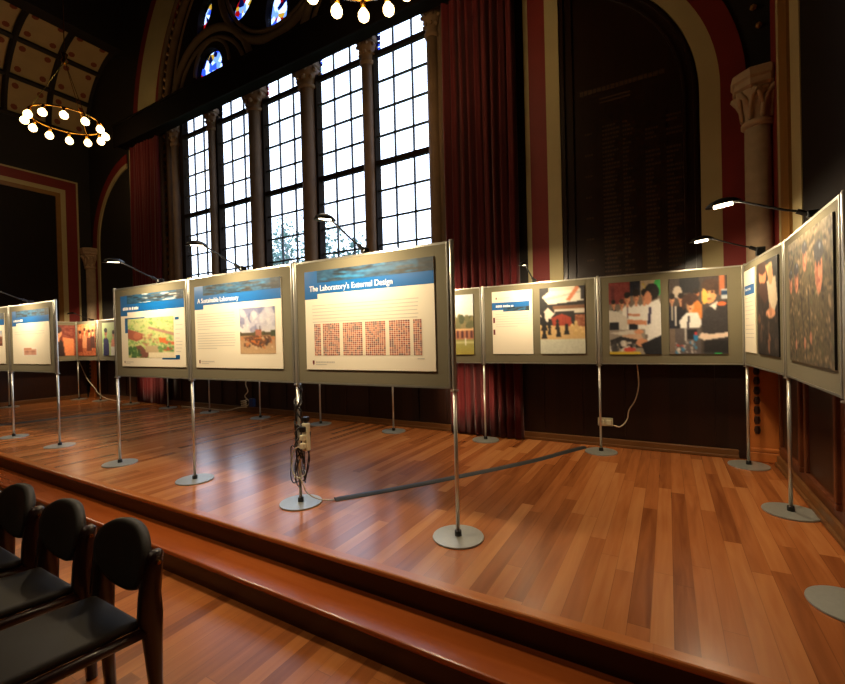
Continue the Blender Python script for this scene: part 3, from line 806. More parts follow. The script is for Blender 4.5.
def building_site():
    c = Canvas(60, 80, (160, 160, 186)); c.grad(0, .55, (128, 132, 170), (214, 206, 206))
    c.blobs(44, 3, [(214, 210, 214), (188, 184, 200), (110, 112, 150), (228, 222, 218)], .05, .16, 0, .05, 1, .5, .55)
    c.rect(0, .54, 1, .6, (84, 72, 50)); c.blobs(10, 2, [(70, 66, 44), (96, 84, 52)], .03, .06, 0, .53, 1, .59); c.rect(.45, .48, .62, .6, (170, 106, 84)); c.rect(.57, .40, .585, .5, (60, 50, 46))
    c.grad(.6, 1, (176, 132, 94), (206, 170, 126)); c.poly([(.1, .64), (.4, .6), (.85, .62), (.9, .74), (.5, .86)], (116, 74, 50)); c.poly([(.2, .68), (.6, .64), (.52, .8)], (206, 116, 54))
    c.blobs(40, 5, [(90, 58, 44), (200, 120, 66), (70, 52, 46), (220, 190, 150)], .015, .05, .05, .62, .95, .86, .8); c.rect(.86, .5, 1, .62, (70, 76, 50))
    return c.noise(9, 7)

def bricks(nx, seed):
    r = random.Random(seed); ny = 17; g = 6
    c = Canvas(nx*g, ny*g, (252, 236, 214)); W, Hh = nx*g, ny*g
    pal = [(176, 84, 52), (196, 106, 68), (146, 62, 44), (206, 122, 82), (112, 48, 42), (184, 90, 54), (88, 44, 46)]
    for j in range(ny):
        for i in range(nx):
            q = pal[min(6, int(abs(math.sin(i*.9+seed)*2.2+math.cos(j*.7+seed*2)*2)+r.uniform(0, 2.6)))]
            c.a[j*g:j*g+g-1, i*g:i*g+g-1] = q
    return c

def header_photo(seed, white=False):
    r = random.Random(seed); c = Canvas(90, 18, (40, 84, 116))
    c.blobs(34, seed, [(30, 30, 32), (50, 46, 42), (34, 60, 78), (70, 72, 72), (24, 26, 28)]+([(225, 225, 220)]*2 if white else [(40, 128, 180)]), .04, .12, .06, 0, 1, 1, .85)
    c.rect(.88, 0, 1, 1, (44, 42, 40), .7)
    return c.noise(14, seed, 2)

def party():
    c = Canvas(56, 90, (30, 24, 22)); c.noise(14, 3, 3)
    c.ell(.3, .14, .18, .13, (200, 130, 90)); c.ell(.3, .06, .2, .08, (60, 34, 24)); c.poly([(.05, .3), (.2, .22), (.45, .24), (.6, .4), (.4, .46)], (66, 40, 34))
    c.poly([(.45, .06), (.75, .04), (.8, .2), (.62, .24)], (222, 180, 120)); c.poly([(.5, .22), (.9, .2), (.98, .44), (.8, .58), (.62, .5)], (214, 196, 166)); c.ell(.68, .17, .11, .1, (214, 150, 104))
    c.ell(.66, .56, .22, .05, (224, 160, 120)); c.blobs(18, 4, [(90, 70, 60), (130, 90, 70), (50, 44, 44), (176, 120, 90)], .03, .09, .05, .5, .95, .95, .7)
    return c.noise(8, 5)

def soldiers():
    c = Canvas(126, 102, (84, 72, 52))
    pal = [(62, 54, 38), (118, 98, 70), (40, 34, 26), (156, 132, 100), (80, 78, 52)]
    c.blobs(420, 1, pal, .012, .035, 0, .05, 1, 1, .85); c.grad(0, .07, (140, 126, 98), (104, 90, 66)); c.blobs(90, 6, pal, .012, .03, 0, .0, 1, .22, .7)
    def sold(x, y, s, seed):
        c.poly([(x-.15*s, y+.8*s), (x-.13*s, y+.24*s), (x-.03*s, y+.15*s), (x+.03*s, y+.15*s), (x+.13*s, y+.24*s), (x+.16*s, y+.8*s)], (84, 72, 50))
        c.blobs(int(60*s), seed, pal, .010, .026, x-.14*s, y+.22*s, x+.14*s, min(1, y+.8*s), .8)
        c.ell(x, y, .058*s, .135*s, (186, 122, 92)); c.ell(x-.025*s, y, .026*s, .10*s, (150, 92, 68)); c.ell(x, y-.10*s, .074*s, .06*s, (46, 46, 50)); c.ell(x+.02*s, y-.125*s, .018*s, .018*s, (120, 124, 134))
        c.ell(x-.022*s, y-.03*s, .012*s, .014*s, (50, 32, 28)); c.ell(x+.024*s, y-.03*s, .012*s, .014*s, (50, 32, 28)); c.ell(x, y+.065*s, .02*s, .012*s, (140, 72, 62)); c.ell(x+.004*s, y+.02*s, .01*s, .03*s, (206, 142, 110))
    sold(.07, .34, .7, 4); sold(.44, .19, .8, 5); sold(.23, .33, .85, 6); sold(.74, .32, 1.25, 7)
    for x0, y0, x1, y1 in ((.32, .45, .44, .95), (.5, .42, .54, .9), (.1, .6, .2, .98)):
        c.poly([(x0, y0), (x0+.022, y0), (x1+.022, y1), (x1, y1)], (42, 38, 32))
    c.ell(.42, .84, .025, .05, (176, 118, 92)); c.ell(.56, .80, .025, .05, (176, 118, 92)); c.ell(.2, .86, .025, .045, (170, 116, 92))
    return c.noise(13, 9).noise(10, 10, 2)

def crowd_red():
    c = Canvas(56, 66, (170, 90, 56)); c.rect(0, 0, 1, .2, (206, 140, 90)).noise(26, 2, 3)
    for x, y, s, t in ((.15, .3, .16, (120, 50, 36)), (.4, .22, .15, (200, 130, 90)), (.65, .28, .16, (90, 44, 34)), (.85, .26, .14, (60, 34, 30))): person(c, x, y, s, (60, 34, 24), (226, 160, 110), t)
    return c.noise(16, 6)
def garden():
    c = Canvas(56, 66, (190, 214, 150)); c.grad(0, .6, (206, 222, 168), (150, 190, 110)); person(c, .22, .3, .2, (24, 22, 30), (200, 130, 96), (36, 44, 96)); person(c, .66, .36, .17, (40, 30, 30), (226, 160, 130), (226, 150, 130)); c.rect(.5, .72, .9, 1, (232, 232, 226))
    return c.noise(12, 4)
def portrait_red():
    c = Canvas(50, 66, (120, 52, 36)); c.noise(20, 3, 3); person(c, .45, .26, .3, (50, 28, 20), (226, 150, 100), (46, 26, 24)); c.poly([(.6, .4), (.95, .45), (.95, 1), (.66, 1)], (220, 130, 80)); c.poly([(.1, .4), (.3, .4), (.26, 1), (.02, 1)], (206, 120, 76))
    return c.noise(12, 4)
def small_building():
    c = Canvas(60, 26, (248, 240, 222)); c.rect(.12, .25, .9, .85, (226, 176, 150)); c.rect(.12, .1, .6, .3, (206, 140, 110))
    for k in range(9): c.rect(.16+k*.08, .4, .2+k*.08, .6, (150, 80, 64)); c.rect(.16+k*.08, .66, .2+k*.08, .8, (176, 110, 90))
    return c.noise(10, 1)
def facade():
    c = Canvas(60, 50, (196, 190, 180)); c.grad(0, .4, (170, 180, 190), (214, 206, 196)); c.rect(0, .4, 1, .85, (150, 96, 70)); c.rect(0, .85, 1, 1, (110, 60, 44))
    for k in range(8): c.rect(.04+k*.12, .5, .1+k*.12, .72, (70, 56, 50))
    return c.noise(10, 2)

def poster(label, loc, rz, w, h, kind='poster', group=None):
    p = thing(kind, label, kind.replace('_', ' '), loc, rz, group)
    if kind == 'poster': obj('sheet', box(B(), -w/2, w/2, -.007, -.0005, 0, h), M['paper'], p)
    else: obj('mount', box(B(), -w/2, w/2, -.009, -.0005, 0, h), M['black'], p)
    return p
PY_ = -.0085
def lines(p, x0, x1, z1, z0, dz, m='ink', hgt=.0045, seed=1, para=6):
    bm = B(); rnd = random.Random(seed); z = z1; i = 0
    while z > z0:
        e = x1-(x1-x0)*(rnd.uniform(.3, .7) if i % para == para-1 else rnd.uniform(0, .04))
        dash(bm, x0, e, z, hgt, PY_+.0006)
        z -= dz*(1.6 if i % para == para-1 else 1); i += 1
    return obj('body_text', bm, M[m], p)
def emblem(p, x, z, s=1):
    bm = B()
    bm.faces.new([bm.verts.new((x+a*s, PY_+.0006, z+b*s)) for a, b in ((-.009, .03), (.009, .03), (.009, .008), (0, -.004), (-.009, .008))])
    obj('crest', bm, M['maroon'], p)
    bm = B(); rnd = random.Random(3)
    q = x+.022*s
    for _ in range(12): v = rnd.uniform(.008, .014)*s; dash(bm, q, q+v, z+.012*s, .011*s, PY_+.0006); q += v+.004*s
    q = x+.022*s
    dash(bm, q, q+.1*s, z-.002, .005, PY_+.0006)
    obj('imprint', bm, M['ink'], p)
def blurred_title(p, x, z, size, length, seed):
    bm = B(); rnd = random.Random(seed); q = x
    while q < x+length:
        v = rnd.uniform(.25, .5)*size; dash(bm, q, q+v, z, size*rnd.uniform(.45, .65), PY_-.0002); q += v+size*rnd.choice((.08, .08, .08, .3))
    return obj('title', bm, M['white'], p)
def header(p, w, h, title, seed, tsize, white=False):
    # blue band stepped down at its outer end, photo strip above, title across
    bm = B(); y = PY_+.001
    for x0, x1, z0, z1 in ((-w/2, w/2, h-.165, h), (-w/2, -w/2+.12, h-.20, h-.165)):
        bm.faces.new([bm.verts.new(q) for q in ((x0, y, z0), (x1, y, z0), (x1, y, z1), (x0, y, z1))])
    obj('header_band', bm, M['blue'], p)
    pic('header_photo', header_photo(seed, white), -w/2+.12, w/2, h-.085, h, PY_, p)
    if title: text('title', title, tsize, (-w/2+.045, PY_-.0004, h-.145), M['white'], p, sx=.92)
    else: blurred_title(p, -w/2+.045, h-.145, tsize, .26, seed)

W, Hh = 1.045, .70
p = poster('poster with a small red building drawing below white space', *at('f1', 'f2', .645), W, Hh)
header(p, W, Hh, None, 31, .05); pic('drawing', small_building(), -.24, .2, .10, .22, PY_, p); lines(p, -.45, .4, .42, .36, .03, seed=4)
p = poster('poster cut by the picture edge, with a brown facade photo', *at('f0', 'f1', .62), W, Hh)
header(p, W, Hh, None, 32, .05); pic('photo', facade(), -.1, .45, .25, .46, PY_, p); lines(p, -.45, -.14, .44, .1, .025)
p = poster('poster with a green site plan', *at('f3', 'f4', .665), W, Hh)
header(p, W, Hh, None, 33, .05, True); pic('site_plan', site_plan(), -.40, .36, .085, .465, PY_, p); emblem(p, -.47, .03, .8)
y = PY_+.0004
bm = B()
for x0, x1, z0, z1 in ((-.45, -.40, .33, .475), (-.45, -.1, .462, .477)):
    bm.faces.new([bm.verts.new(q) for q in ((x0, y, z0), (x1, y, z0), (x1, y, z1), (x0, y, z1))])
obj('corner_band', bm, M['darkblue'], p)
bm = B()
for x0, x1, z0, z1 in ((.38, .44, .07, .11), (.17, .44, .07, .082)):
    bm.faces.new([bm.verts.new(q) for q in ((x0, y, z0), (x1, y, z0), (x1, y, z1), (x0, y, z1))])
obj('corner_band', bm, M['darkblue'], p)
bm = B(); bm.faces.new([bm.verts.new(q) for q in ((.38, y, .43), (.44, y, .43), (.44, y, .455), (.38, y, .455))])
obj('key_box', bm, M['darkblue'], p)
bm = B(); rnd = random.Random(2)
for z in (.38, .34, .30, .26, .23, .2, .17, .14): dash(bm, .385, .385+rnd.uniform(.06, .11), z, .005, PY_+.0006)
obj('key_text', bm, M['ink'], p)
p = poster('poster with a column of text and a building site photo', *at('f4', 'f5', .62), W, Hh)
header(p, W, Hh, 'A Sustainable Laboratory', 34, .056); lines(p, -.49, 0, .455, .15, .0215, seed=9, para=7); pic('photo', building_site(), .055, .455, .115, .48, PY_, p); emblem(p, -.47, .035)
p = poster('poster with six panels of brick pattern', *at('f5', 'f6', .643), W+.01, Hh+.005)
header(p, W+.01, Hh+.005, "The Laboratory's External Design", 35, .057); lines(p, -.46, .44, .455, .33, .0235, seed=5, para=9); emblem(p, -.46, .035)
xs = [(-.445, -.385, 4), (-.365, -.215, 9), (-.185, -.02, 10), (.005, .165, 10), (.195, .35, 9), (.375, .435, 4)]
for i, (x0, x1, k) in enumerate(xs): pic('brick_sample', bricks(k, i), x0, x1, .10, .325, PY_, p, False)
bm = B(); dash(bm, .40, .45, .075, .006, PY_+.0006); obj('caption', bm, M['ink'], p)

def photo(name, label, loc, rz, w, h, cv, group=None):
    p = poster(label, loc, rz, w, h, 'photo_print')
    pic('picture', cv, -w/2, w/2, 0, h, -.0095, p)
    return p
photo('photo', 'photo print of a brick pavilion behind a lawn', *at('b6', 'b7', .93, 1.005), .46, .71, cricket())
p = poster('narrow white text sheet with a thin blue strip, beside the chess photo', *at('b7', 'b8', .356, 1.008), .465, .71)
bm = B()
bm.faces.new([bm.verts.new(q) for q in ((-.2325, PY_+.001, .50), (.20, PY_+.001, .50), (.20, PY_+.001, .585), (-.2325, PY_+.001, .585))])
obj('header_band', bm, M['blue'], p); blurred_title(p, -.185, .53, .04, .2, 5)
pic('header_photo', header_photo(41), -.1, .20, .48, .53, PY_+.0004, p); lines(p, -.19, .19, .45, .28, .028, seed=3); emblem(p, -.18, .62, .8)
bm = B()
for z in (.385, .25): bm.faces.new([bm.verts.new(q) for q in ((-.222, PY_+.0006, z-.03), (-.2, PY_+.0006, z-.03), (-.2, PY_+.0006, z+.03), (-.222, PY_+.0006, z+.03))])
obj('margin_pictures', bm, M['maroon'], p)
photo('photo', 'photo print of chess pieces and an open notebook', *at('b7', 'b8', .90, 1.01), .46, .705, chess())
photo('photo', 'photo print of boys in white shirts round a work table', *at('b8', 'r1', .331, 1.0), .455, .715, students_one())
photo('photo', 'photo print of a boy in a dark suit beside a woman in white', *at('b8', 'r1', .855, 1.0), .455, .71, students_two())
p = poster('narrow white text sheet with a thin blue strip, beside the party photo', *at('r1', 'r2', .225, 1.02), .35, .70)
bm = B(); bm.faces.new([bm.verts.new(q) for q in ((-.16, PY_+.001, .49), (.16, PY_+.001, .49), (.16, PY_+.001, .57), (-.16, PY_+.001, .57))]); obj('header_band', bm, M['blue'], p)
blurred_title(p, -.13, .525, .036, .18, 6); lines(p, -.14, .14, .46, .12, .035, seed=6)
photo('photo', 'photo print of a dark crowded party with a figure in cream', *at('r1', 'r2', .74, 1.02), .52, .70, party())
photo('photo', 'large photo print of soldiers in camouflage and berets', *at('r2', 'r3', .61, 1.02), .87, .71, soldiers())
photo('photo', 'photo print of a dark-haired figure in orange light, by the far corner', *at('w1', 'b00', .86, 1.02), .6, .69, portrait_red())
photo('photo', 'photo print of a crowd in red and orange light', *at('b00', 'b0', .44, 1.01), .74, .71, crowd_red())
photo('photo', 'photo print of two figures in a green garden', *at('b0', 'b1', .58, 1.01), .72, .71, garden())

# ------------------------------------------------------------------ clip-on display lamps
LAMP_W = 12.5
def lamp(base, rz, label, on=True, w=None, tz=.137, drop=0):
    """arm reaches along local -y over the board and tips its head back at it"""
    L = thing('display_lamp', label, 'lamp', base, rz)
    bm = B(); box(bm, -.018, .018, -.03, .03, -.009-drop, .03, .006); tube(bm, [(0, -.02, .01), (0, -.07, .035)], .014, 8); obj('clamp', bm, M['black'], L)
    bm = B(); tube(bm, [(0, -.02, .02), (0, -.12, .05), (0, -.30, .125), (0, -.34, .135)], .0065, 8); obj('arm', bm, M['black'], L, True)
    bm = B(); lathe(bm, [(.0, .036), (.3, .034), (.7, .022), (1.0, 0), (.97, -.004), (.8, .012)], 0, 0, 24, cap=False)
    bmesh.ops.scale(bm, vec=(.044, .088, 1), verts=bm.verts)
    bmesh.ops.rotate(bm, cent=(0, 0, 0), matrix=Matrix.Rotation(.12, 3, 'X'), verts=bm.verts); bmesh.ops.translate(bm, vec=(0, -.39, .128), verts=bm.verts)
    hd = obj('head', bm, M['black'], L, True)
    bm = B(); tube(bm, [(0, -.045, 0), (0, .045, 0)], .012, 10)
    bmesh.ops.rotate(bm, cent=(0, 0, 0), matrix=Matrix.Rotation(.12, 3, 'X'), verts=bm.verts); bmesh.ops.translate(bm, vec=(0, -.39, tz), verts=bm.verts)
    obj('tube', bm, M['tubelit'] if on else M['cream_plastic'], hd, True)
    if on:
        l = bpy.data.lights.new('lamp light', 'AREA'); l.shape = 'RECTANGLE'; l.size = .06; l.size_y = .11; l.energy = w or LAMP_W; l.color = (1, .80, .52)
        lo = bpy.data.objects.new('lamp_light', l); C.objects.link(lo)
        rot = Matrix.Rotation(rz, 3, 'Z')
        pos = Vector(base)+rot @ Vector((0, -.40, .095))
        aim = Vector(base)+rot @ Vector((0, -.02, -.62))
        lo.location = pos; lo.rotation_euler = (aim-pos).to_track_quat('-Z', 'Y').to_euler()
    return L
ZT = 1.80
for a, b, t, lab in (('f0', 'f1', .62, 'black clip-on lamp over the board cut by the picture edge'),
                     ('f1', 'f2', .62, 'black clip-on lamp over the small red building drawing poster'),
                     ('f3', 'f4', .80, 'black clip-on lamp over the site plan poster'),
                     ('f4', 'f5', .70, 'black clip-on lamp over the building site poster, before the window'),
                     ('f5', 'f6', .645, 'black clip-on lamp over the brick pattern poster, before the window'),
                     ('b6', 'b7', .70, 'black clip-on lamp over the cricket pavilion photo, hidden behind the brick pattern board'),
                     ('b7', 'b8', .61, 'black clip-on lamp on the board of the chess photo, pointing at the viewer'),
                     ('b00', 'b0', .66, 'black clip-on lamp over the red crowd photo at the back'),
                     ('r1', 'r2', .50, 'lit clip-on lamp with glowing tube over the party photo'),
                     ('r2', 'r3', .66, 'lit clip-on lamp with glowing tube over the soldiers photo')):
    q, rz = at(a, b, t, ZT, 0)
    if a == 'r1': q = (q[0], q[1], q[2]+.03)
    lamp(q, rz, lab, True, 12 if a[0] == 'r' else 11 if a == 'b7' else 20 if a == 'b00' else None, .124 if a[0] == 'r' else .137, .03 if a == 'r1' else 0)

# ------------------------------------------------------------------ chairs
def chair_parts(t):
    bm = B()                                              # cushion
    box(bm, -.185, .185, -.27, .185, .425, .468, .018)
    for v in bm.verts: v.co.z += -.012-(v.co.y-.185)*.09
    obj('seat', bm, M['chairpad'], t, True)
    bm = B()                                              # oval back pad, slightly dished and raked
    n_ = 36; front, back = [], []
    for k, (sc, y) in enumerate(((0, -.012), (.5, -.014), (.85, -.022), (.97, -.018), (1, .0), (.97, .02), (.8, .028), (0, .03))):
        if sc == 0: front.append([bm.verts.new((0, y, 0))]); continue
        ring = []
        for i in range(n_):
            a = 2*PI*i/n_; ca, sa = math.cos(a), math.sin(a)
            ex = abs(ca)**.9*math.copysign(1, ca); ez = abs(sa)**.9*math.copysign(1, sa)
            ring.append(bm.verts.new((.20*sc*ex, y-.03*(sc*ca)**2, .138*sc*ez)))
        front.append(ring)
    for a, b in zip(front, front[1:]):
        for i in range(n_):
            j = (i+1) % n_
            if len(a) == 1: bm.faces.new((a[0], b[i], b[j]))
            elif len(b) == 1: bm.faces.new((a[j], a[i], b[0]))
            else: bm.faces.new((a[i], b[i], b[j], a[j]))
    bmesh.ops.recalc_face_normals(bm, faces=bm.faces)
    bmesh.ops.rotate(bm, cent=(0, 0, 0), matrix=Matrix.Rotation(-.12, 3, 'X'), verts=bm.verts)
    bmesh.ops.translate(bm, vec=(0, .232, .655), verts=bm.verts)
    obj('backrest', bm, M['chairpad'], t, True)
    for s in (-1, 1):
        bm = B()                                          # rear leg rising into the back post
        prof = [(.235, 0, .018, .020), (.228, .2, .021, .024), (.222, .37, .023, .034), (.215, .45, .026, .044), (.216, .54, .026, .038), (.23, .65, .026, .036), (.238, .69, .023, .032), (.24, .705, .012, .018)]
        rings = []
        for y, z, hx, hy in prof:
            cx = s*.192
            rings.append([bm.verts.new((cx+hx*dx, y+hy*dy, z)) for dx, dy in ((-1, -.5), (-.5, -1), (.5, -1), (1, -.5), (1, .5), (.5, 1), (-.5, 1), (-1, .5))])
        for a, b in zip(rings, rings[1:]):
            for i in range(8): bm.faces.new((a[i], a[(i+1) % 8], b[(i+1) % 8], b[i]))
        bm.faces.new(list(reversed(rings[0]))); bm.faces.new(rings[-1])
        rl = obj('rear_leg', bm, M['chairwood'], t, True)
        bm = B(); lathe(bm, [(.008, 0), (.009, .003), (.008, .03)], 0, 0, 10); bmesh.ops.rotate(bm, cent=(0, 0, 0), matrix=Matrix.Rotation(PI/2*s, 3, 'Y'), verts=bm.verts); bmesh.ops.translate(bm, vec=(s*.202, .236, .665), verts=bm.verts)
        obj('link_stud', bm, M['brass'], rl)
        bm = B(); box(bm, s*.192-.02, s*.192+.02, -.25, -.205, 0, .43, .006); obj('front_leg', bm, M['chairwood'], t)
        bm = B(); tube(bm, [(s*.192, -.275, .435), (s*.192, -.26, .441), (s*.192, 0, .418), (s*.192, .20, .40)], .021, 8); obj('side_rail', bm, M['chairwood'], t, True)
    bm = B(); box(bm, -.18, .18, -.265, -.24, .42, .452, .005); obj('front_rail', bm, M['chairwood'], t)
    bm = B(); box(bm, -.18, .18, .185, .205, .375, .41, .005); obj('back_rail', bm, M['chairwood'], t)
CX, CY = -2.0, .70
c0 = thing('stacking_chair', 'dark wooden chair with oval black back, the one at the near end of the row', 'chair', (CX, CY, ZF), 0, 'linked chairs below the stage')
chair_parts(c0)
for k, lab in ((1, 'dark wooden chair with oval black back, second in the row from the near end'), (2, 'dark wooden chair with oval black back, third in the row from the near end'), (3, 'dark wooden chair at the edge of the picture, fourth from the near end')):
    c = c0.copy(); C.objects.link(c); c.location = (CX-.53*k, CY-.012*k, ZF); c['label'] = lab
    for ch in list(c0.children):
        d = ch.copy(); C.objects.link(d); d.parent = c
        for g in ch.children:
            e = g.copy(); C.objects.link(e); e.parent = d

# ------------------------------------------------------------------ cables, strips, sockets
def cover(label, pts, w=.042):
    bm = B(); P = [Vector((*q, 0)) for q in pts]; rows = []
    for i, q in enumerate(P):
        t = (P[min(i+1, len(P)-1)]-P[max(i-1, 0)]).normalized(); s = Vector((-t.y, t.x, 0))
        rows.append([bm.verts.new(q+s*a+Vector((0, 0, b))) for a, b in ((-w, .001), (-w*.8, .008), (-w*.35, .016), (w*.35, .016), (w*.8, .008), (w, .001))])
    for a, b in zip(rows, rows[1:]):
        for i in range(5): bm.faces.new((a[i], a[i+1], b[i+1], b[i]))
        bm.faces.new((a[5], a[0], b[0], b[5]))
    bm.faces.new(rows[0]); bm.faces.new(list(reversed(rows[-1])))
    bmesh.ops.recalc_face_normals(bm, faces=bm.faces)
    return tag(obj('cable_cover', bm, M['rubber']), label, 'cable cover')
cover('dark rubber cable cover running across the boards to the back by the wall socket', spline([(-2.215, 2.46), (-1.95, 2.82), (-1.55, 3.42), (-1.15, 4.08), (-.95, 4.5), (-.80, 4.80)], 6))
cover('dark rubber cable cover on the far part of the stage, ending near the far curtain', spline([(-9.6, 2.0), (-9.2, 2.55), (-8.85, 3.7), (-8.66, 4.25), (-8.6, 4.45)], 6))
def cable(label, pts, r=.004, m='whitecable', n_=10, name='cable'):
    return tag(obj(name, tube(B(), spline(pts, n_), r, 6), M[m], None, True), label, 'cable')
cable('white cable hanging below the student photo board down to the double wall socket', [(-.275, 4.80, .90), (-.27, 4.88, .68), (-.305, 4.90, .52), (-.365, 4.91, .41), (-.386, 4.91, .31), (-.45, 4.91, .232), (-.53, 4.92, .24)], .006)
so = thing('wall_socket', 'cream double wall socket with two plugs above the skirting', 'socket', (-.60, 4.95, .22))
obj('plate', box(B(), -.075, .075, -.018, .006, 0, .088, .004), M['cream_plastic'], so)
for s in (-1, 1): obj('plug', box(B(), s*.038-.024, s*.038+.024, -.055, -.016, .02, .07, .006), M['cream_plastic'], so)
# cable-wound pole
x5 = P_['f5'][0]
def coil(x, y, z0, z1, turns, r0, r1, seed):
    rnd = random.Random(seed); N_ = int(turns*14)
    ph = rnd.uniform(0, 6)
    return [(x+(r0+(r1-r0)*abs(math.sin(i*.21+ph)))*math.cos(ph+2*PI*turns*i/N_), y+(r0+(r1-r0)*abs(math.sin(i*.21+ph)))*math.sin(ph+2*PI*turns*i/N_), z0+(z1-z0)*i/N_) for i in range(N_+1)]
def rawcable(label, pts, r, m):
    return tag(obj('cable', tube(B(), pts, r, 6), M[m], None, True), label, 'cable')
cb = thing('cable_bundle', 'tangle of dark lamp cables wrapped round the front pole below its board', 'cables', (x5, FY, 0))
def strand(z0, z1, turns, r, seed, n_=40):
    rnd = random.Random(seed); ph = rnd.uniform(0, 6); k1, k2 = rnd.uniform(3, 6), rnd.uniform(0, 6)
    out = []
    for i in range(n_+1):
        t = i/n_; a = ph+2*PI*turns*t+.7*math.sin(k1*t+k2); q = r+.010*abs(math.sin(k1*2.3*t+k2))
        out.append((q*math.cos(a), q*math.sin(a), z0+(z1-z0)*t))
    return out
for sd, z0, z1, tn in ((1, .30, .875, 2.2), (2, .34, .875, -1.6), (3, .26, .80, 3.1), (4, .42, .875, 1.1), (5, .30, .70, -2.6), (6, .45, .875, -3.0)):
    obj('cable', tube(B(), strand(z0, z1, tn, .0205, sd), .0062, 6), M['blackcable'], cb, True)
for sd, az, zc, hz, wd in ((1, .3, .31, .13, .045), (2, 1.7, .29, .15, .04), (3, 2.9, .27, .12, .05), (4, 4.1, .30, .14, .042), (5, 5.2, .24, .10, .048)):
    pts = []
    for i in range(28):
        a = 2*PI*i/28; u = .046+wd*.5*math.cos(a)+.006*math.sin(3*a+sd); v = hz*math.sin(a)
        w_ = .012*math.sin(2*a+sd)
        pts.append((u*math.cos(az)-w_*math.sin(az), u*math.sin(az)+w_*math.cos(az), zc+v))
    obj('cable', tube(B(), pts, .0042, 6, True), M['blackcable'], cb, True)
obj('cable_tie', tube(B(), [(.040*math.cos(2*PI*i/20), .040*math.sin(2*PI*i/20), .215+.02*math.sin(2*PI*i/20)) for i in range(20)], .005, 6, True), M['whitecable'], cb, True)
cable('black cable hanging in one long loop from the power strip beside the wound pole', [(x5+.135, FY-.02, .55), (x5+.115, FY-.01, .45), (x5+.09, FY-.01, .30), (x5+.06, FY-.01, .20), (x5+.03, FY, .17)], .0045, 'blackcable')
cable('pale cable from the power strip to the end of the rubber cable cover', [(x5+.108, FY-.035, .41), (x5+.02, FY-.04, .43), (x5-.045, FY-.03, .36), (x5-.02, FY-.05, .24), (x5+.05, FY-.04, .19), (x5+.085, FY-.02, .10), (x5+.13, FY+.05, .035), (x5+.19, FY+.14, .008), (x5+.20, FY+.19, .012)], .0045)
ps = thing('power_strip', 'cream power strip tied upright to the wound pole', 'power strip', (x5+.108, FY-.035, .415))
obj('case', box(B(), -.024, .024, -.02, .02, 0, .20, .006), M['cream_plastic'], ps)
for i, zz_ in enumerate((.04, .10, .16)):
    pb = obj('plug', box(B(), -.02, .02, -.05, -.018, zz_-.02, zz_+.02, .006), M['black' if i == 2 else 'cream_plastic'], ps)
tag(obj('plug', box(box(B(), x5+.088, x5+.128, FY-.055, FY-.015, .627, .66, .006), x5+.098, x5+.118, FY-.045, FY-.025, .617, .63), M['black']), 'black plug standing out of the top of the power strip', 'plug')
# loose white cable at the back
cable('loose white cable dangling under the window and trailing over the floor', [(-6.16, 4.88, .80), (-6.28, 4.86, .60), (-6.30, 4.84, .50), (-6.25, 4.84, .38), (-6.33, 4.84, .29), (-6.22, 4.84, .20), (-6.30, 4.84, .12), (-6.55, 4.84, .075), (-6.85, 4.85, .014), (-7.4, 4.85, .012), (-8.2, 4.84, .012)], .009)
tag(obj('adaptor', box(B(), -6.20, -6.09, 4.81, 4.87, .12, .26, .01), M['bluebit']), 'small blue adaptor held in the loose white cable', 'adaptor')
tag(obj('cable_bundle', tube(B(), coil(-6.28, 4.78, .10, .24, 4, .03, .05, 3), .008, 6), M['whitecable'], None, True), 'bunched coil of white cable just above the floor at the back', 'cable')
cable('white cable drooping below the red crowd photo to the floor', [(-11.93, 4.66, .88), (-11.92, 4.74, .62), (-11.75, 4.76, .42), (-11.45, 4.76, .25), (-11.28, 4.76, .13), (-10.85, 4.74, .04), (-10.2, 4.74, .012)], .009)

# ------------------------------------------------------------------ outside
struct('ground_outside', box(B(), -60, 40, 7, 60, -2.1, -2.0), M['lawn'])
def tree(x, y, h, seed, label, dens):
    rnd = random.Random(seed)
    t = thing('tree', label, 'tree', (x, y, -2))
    bm = B(); tips = []
    def grow(p, d, L, r, lev):
        q = p+d*L
        mid = p+d*L*.5+Vector((rnd.uniform(-.06, .06), rnd.uniform(-.06, .06), 0))*L
        tube(bm, [p, mid, q], [r, r*.85, r*.65], 5)
        if lev == 0: tips.append(q); return
        for _ in range(3 if lev > 1 else 4):
            e = (d+Vector((rnd.uniform(-.7, .7), rnd.uniform(-.7, .7), rnd.uniform(-.1, .5)))).normalized()
            grow(p+d*L*rnd.uniform(.6, 1), e, L*rnd.uniform(.55, .75), r*.55, lev-1)
        tips.append(q)
    grow(Vector((0, 0, 0)), Vector((rnd.uniform(-.1, .1), 0, 1)).normalized(), h*.42, h*.018, 4)
    obj('trunk', bm, M['bark'], t)
    bm = B()
    for q in tips:
        for _ in range(dens):
            c = q+Vector([rnd.gauss(0, .22) for _ in range(3)])
            u = Vector([rnd.uniform(-1, 1) for _ in range(3)]).normalized(); v = u.orthogonal().normalized(); s = rnd.uniform(.05, .10)
            bm.faces.new([bm.verts.new(c+u*s*a+v*s*.6*b) for a, b in ((-1, 0), (0, 1), (1, 0), (0, -1))])
    obj('foliage', bm, M['leaf'], t)
tree(-15.4, 14.4, 9.6, 2, 'pale bare-branched tree outside, seen through the middle light of the window', 12)
tree(-9.1, 11.0, 6.9, 5, 'pale twiggy tree outside, low in the fourth light of the window', 12)
tree(-6.0, 10.0, 5.4, 8, 'leafy pale tree outside, at the foot of the fifth light', 14)
tree(-19.4, 15.0, 6.6, 11, 'pale tree outside, low in the second light of the window', 5)

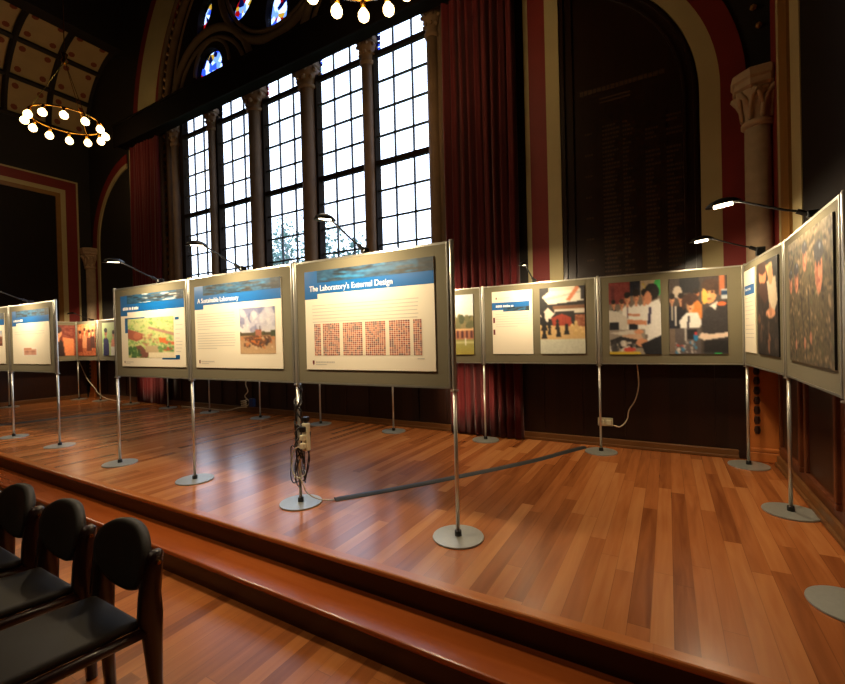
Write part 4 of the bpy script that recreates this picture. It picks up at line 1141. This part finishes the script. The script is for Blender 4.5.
# ------------------------------------------------------------------ light
wd = bpy.data.worlds.new('world'); S.world = wd; wd.use_nodes = True
nt = wd.node_tree; bg = nt.nodes['Background']
tc = nt.nodes.new('ShaderNodeTexCoord'); sp = nt.nodes.new('ShaderNodeSeparateXYZ'); nt.links.new(tc.outputs['Generated'], sp.inputs[0])
cr = nt.nodes.new('ShaderNodeValToRGB'); nt.links.new(sp.outputs[2], cr.inputs[0])
cr.color_ramp.elements[0].position = .0; cr.color_ramp.elements[0].color = (.86, .92, 1, 1)
cr.color_ramp.elements[1].position = .8; cr.color_ramp.elements[1].color = (.62, .76, 1, 1)
nt.links.new(cr.outputs[0], bg.inputs['Color']); bg.inputs['Strength'].default_value = 4.4
pl_ = bpy.data.lights.new('window portal', 'AREA'); pl_.shape = 'RECTANGLE'; pl_.size = 6.2; pl_.size_y = 4.9; pl_.cycles.is_portal = True
po = bpy.data.objects.new('window_portal', pl_); C.objects.link(po); po.location = (XC, 5.55, 3.55); po.rotation_euler = (-PI/2, 0, 0)
# low fixtureless spots added under the back boards to brighten the curtain feet
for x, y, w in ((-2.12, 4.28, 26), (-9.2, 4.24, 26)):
    l = bpy.data.lights.new('curtain fill spot', 'SPOT'); l.energy = w; l.color = (1, .74, .46); l.shadow_soft_size = .04; l.spot_size = math.radians(84); l.spot_blend = .5
    lo = bpy.data.objects.new('curtain_fill_spot', l); C.objects.link(lo); lo.location = (x, y, .55); lo.rotation_euler = (math.radians(82), 0, 0)
# unseen spots added over the seating to brighten the hall floor
for x, y, w in ((-1.2, -.6, 110), (-4.6, -.4, 110), (-8.0, -.2, 80)):
    l = bpy.data.lights.new('hall fill spot', 'SPOT'); l.energy = w; l.color = (1, .78, .50); l.shadow_soft_size = .25; l.spot_size = math.radians(75); l.spot_blend = .8
    lo = bpy.data.objects.new('hall_fill_spot', l); C.objects.link(lo); lo.location = (x, y, 5.6); lo.rotation_euler = (math.radians(14), 0, 0)

S.view_settings.view_transform = 'Standard'
S.view_settings.look = 'None'
S.view_settings.exposure = 0
S.cycles.use_denoising = True
S.cycles.max_bounces = 8; S.cycles.transparent_max_bounces = 12
S.cycles.sample_clamp_indirect = 6
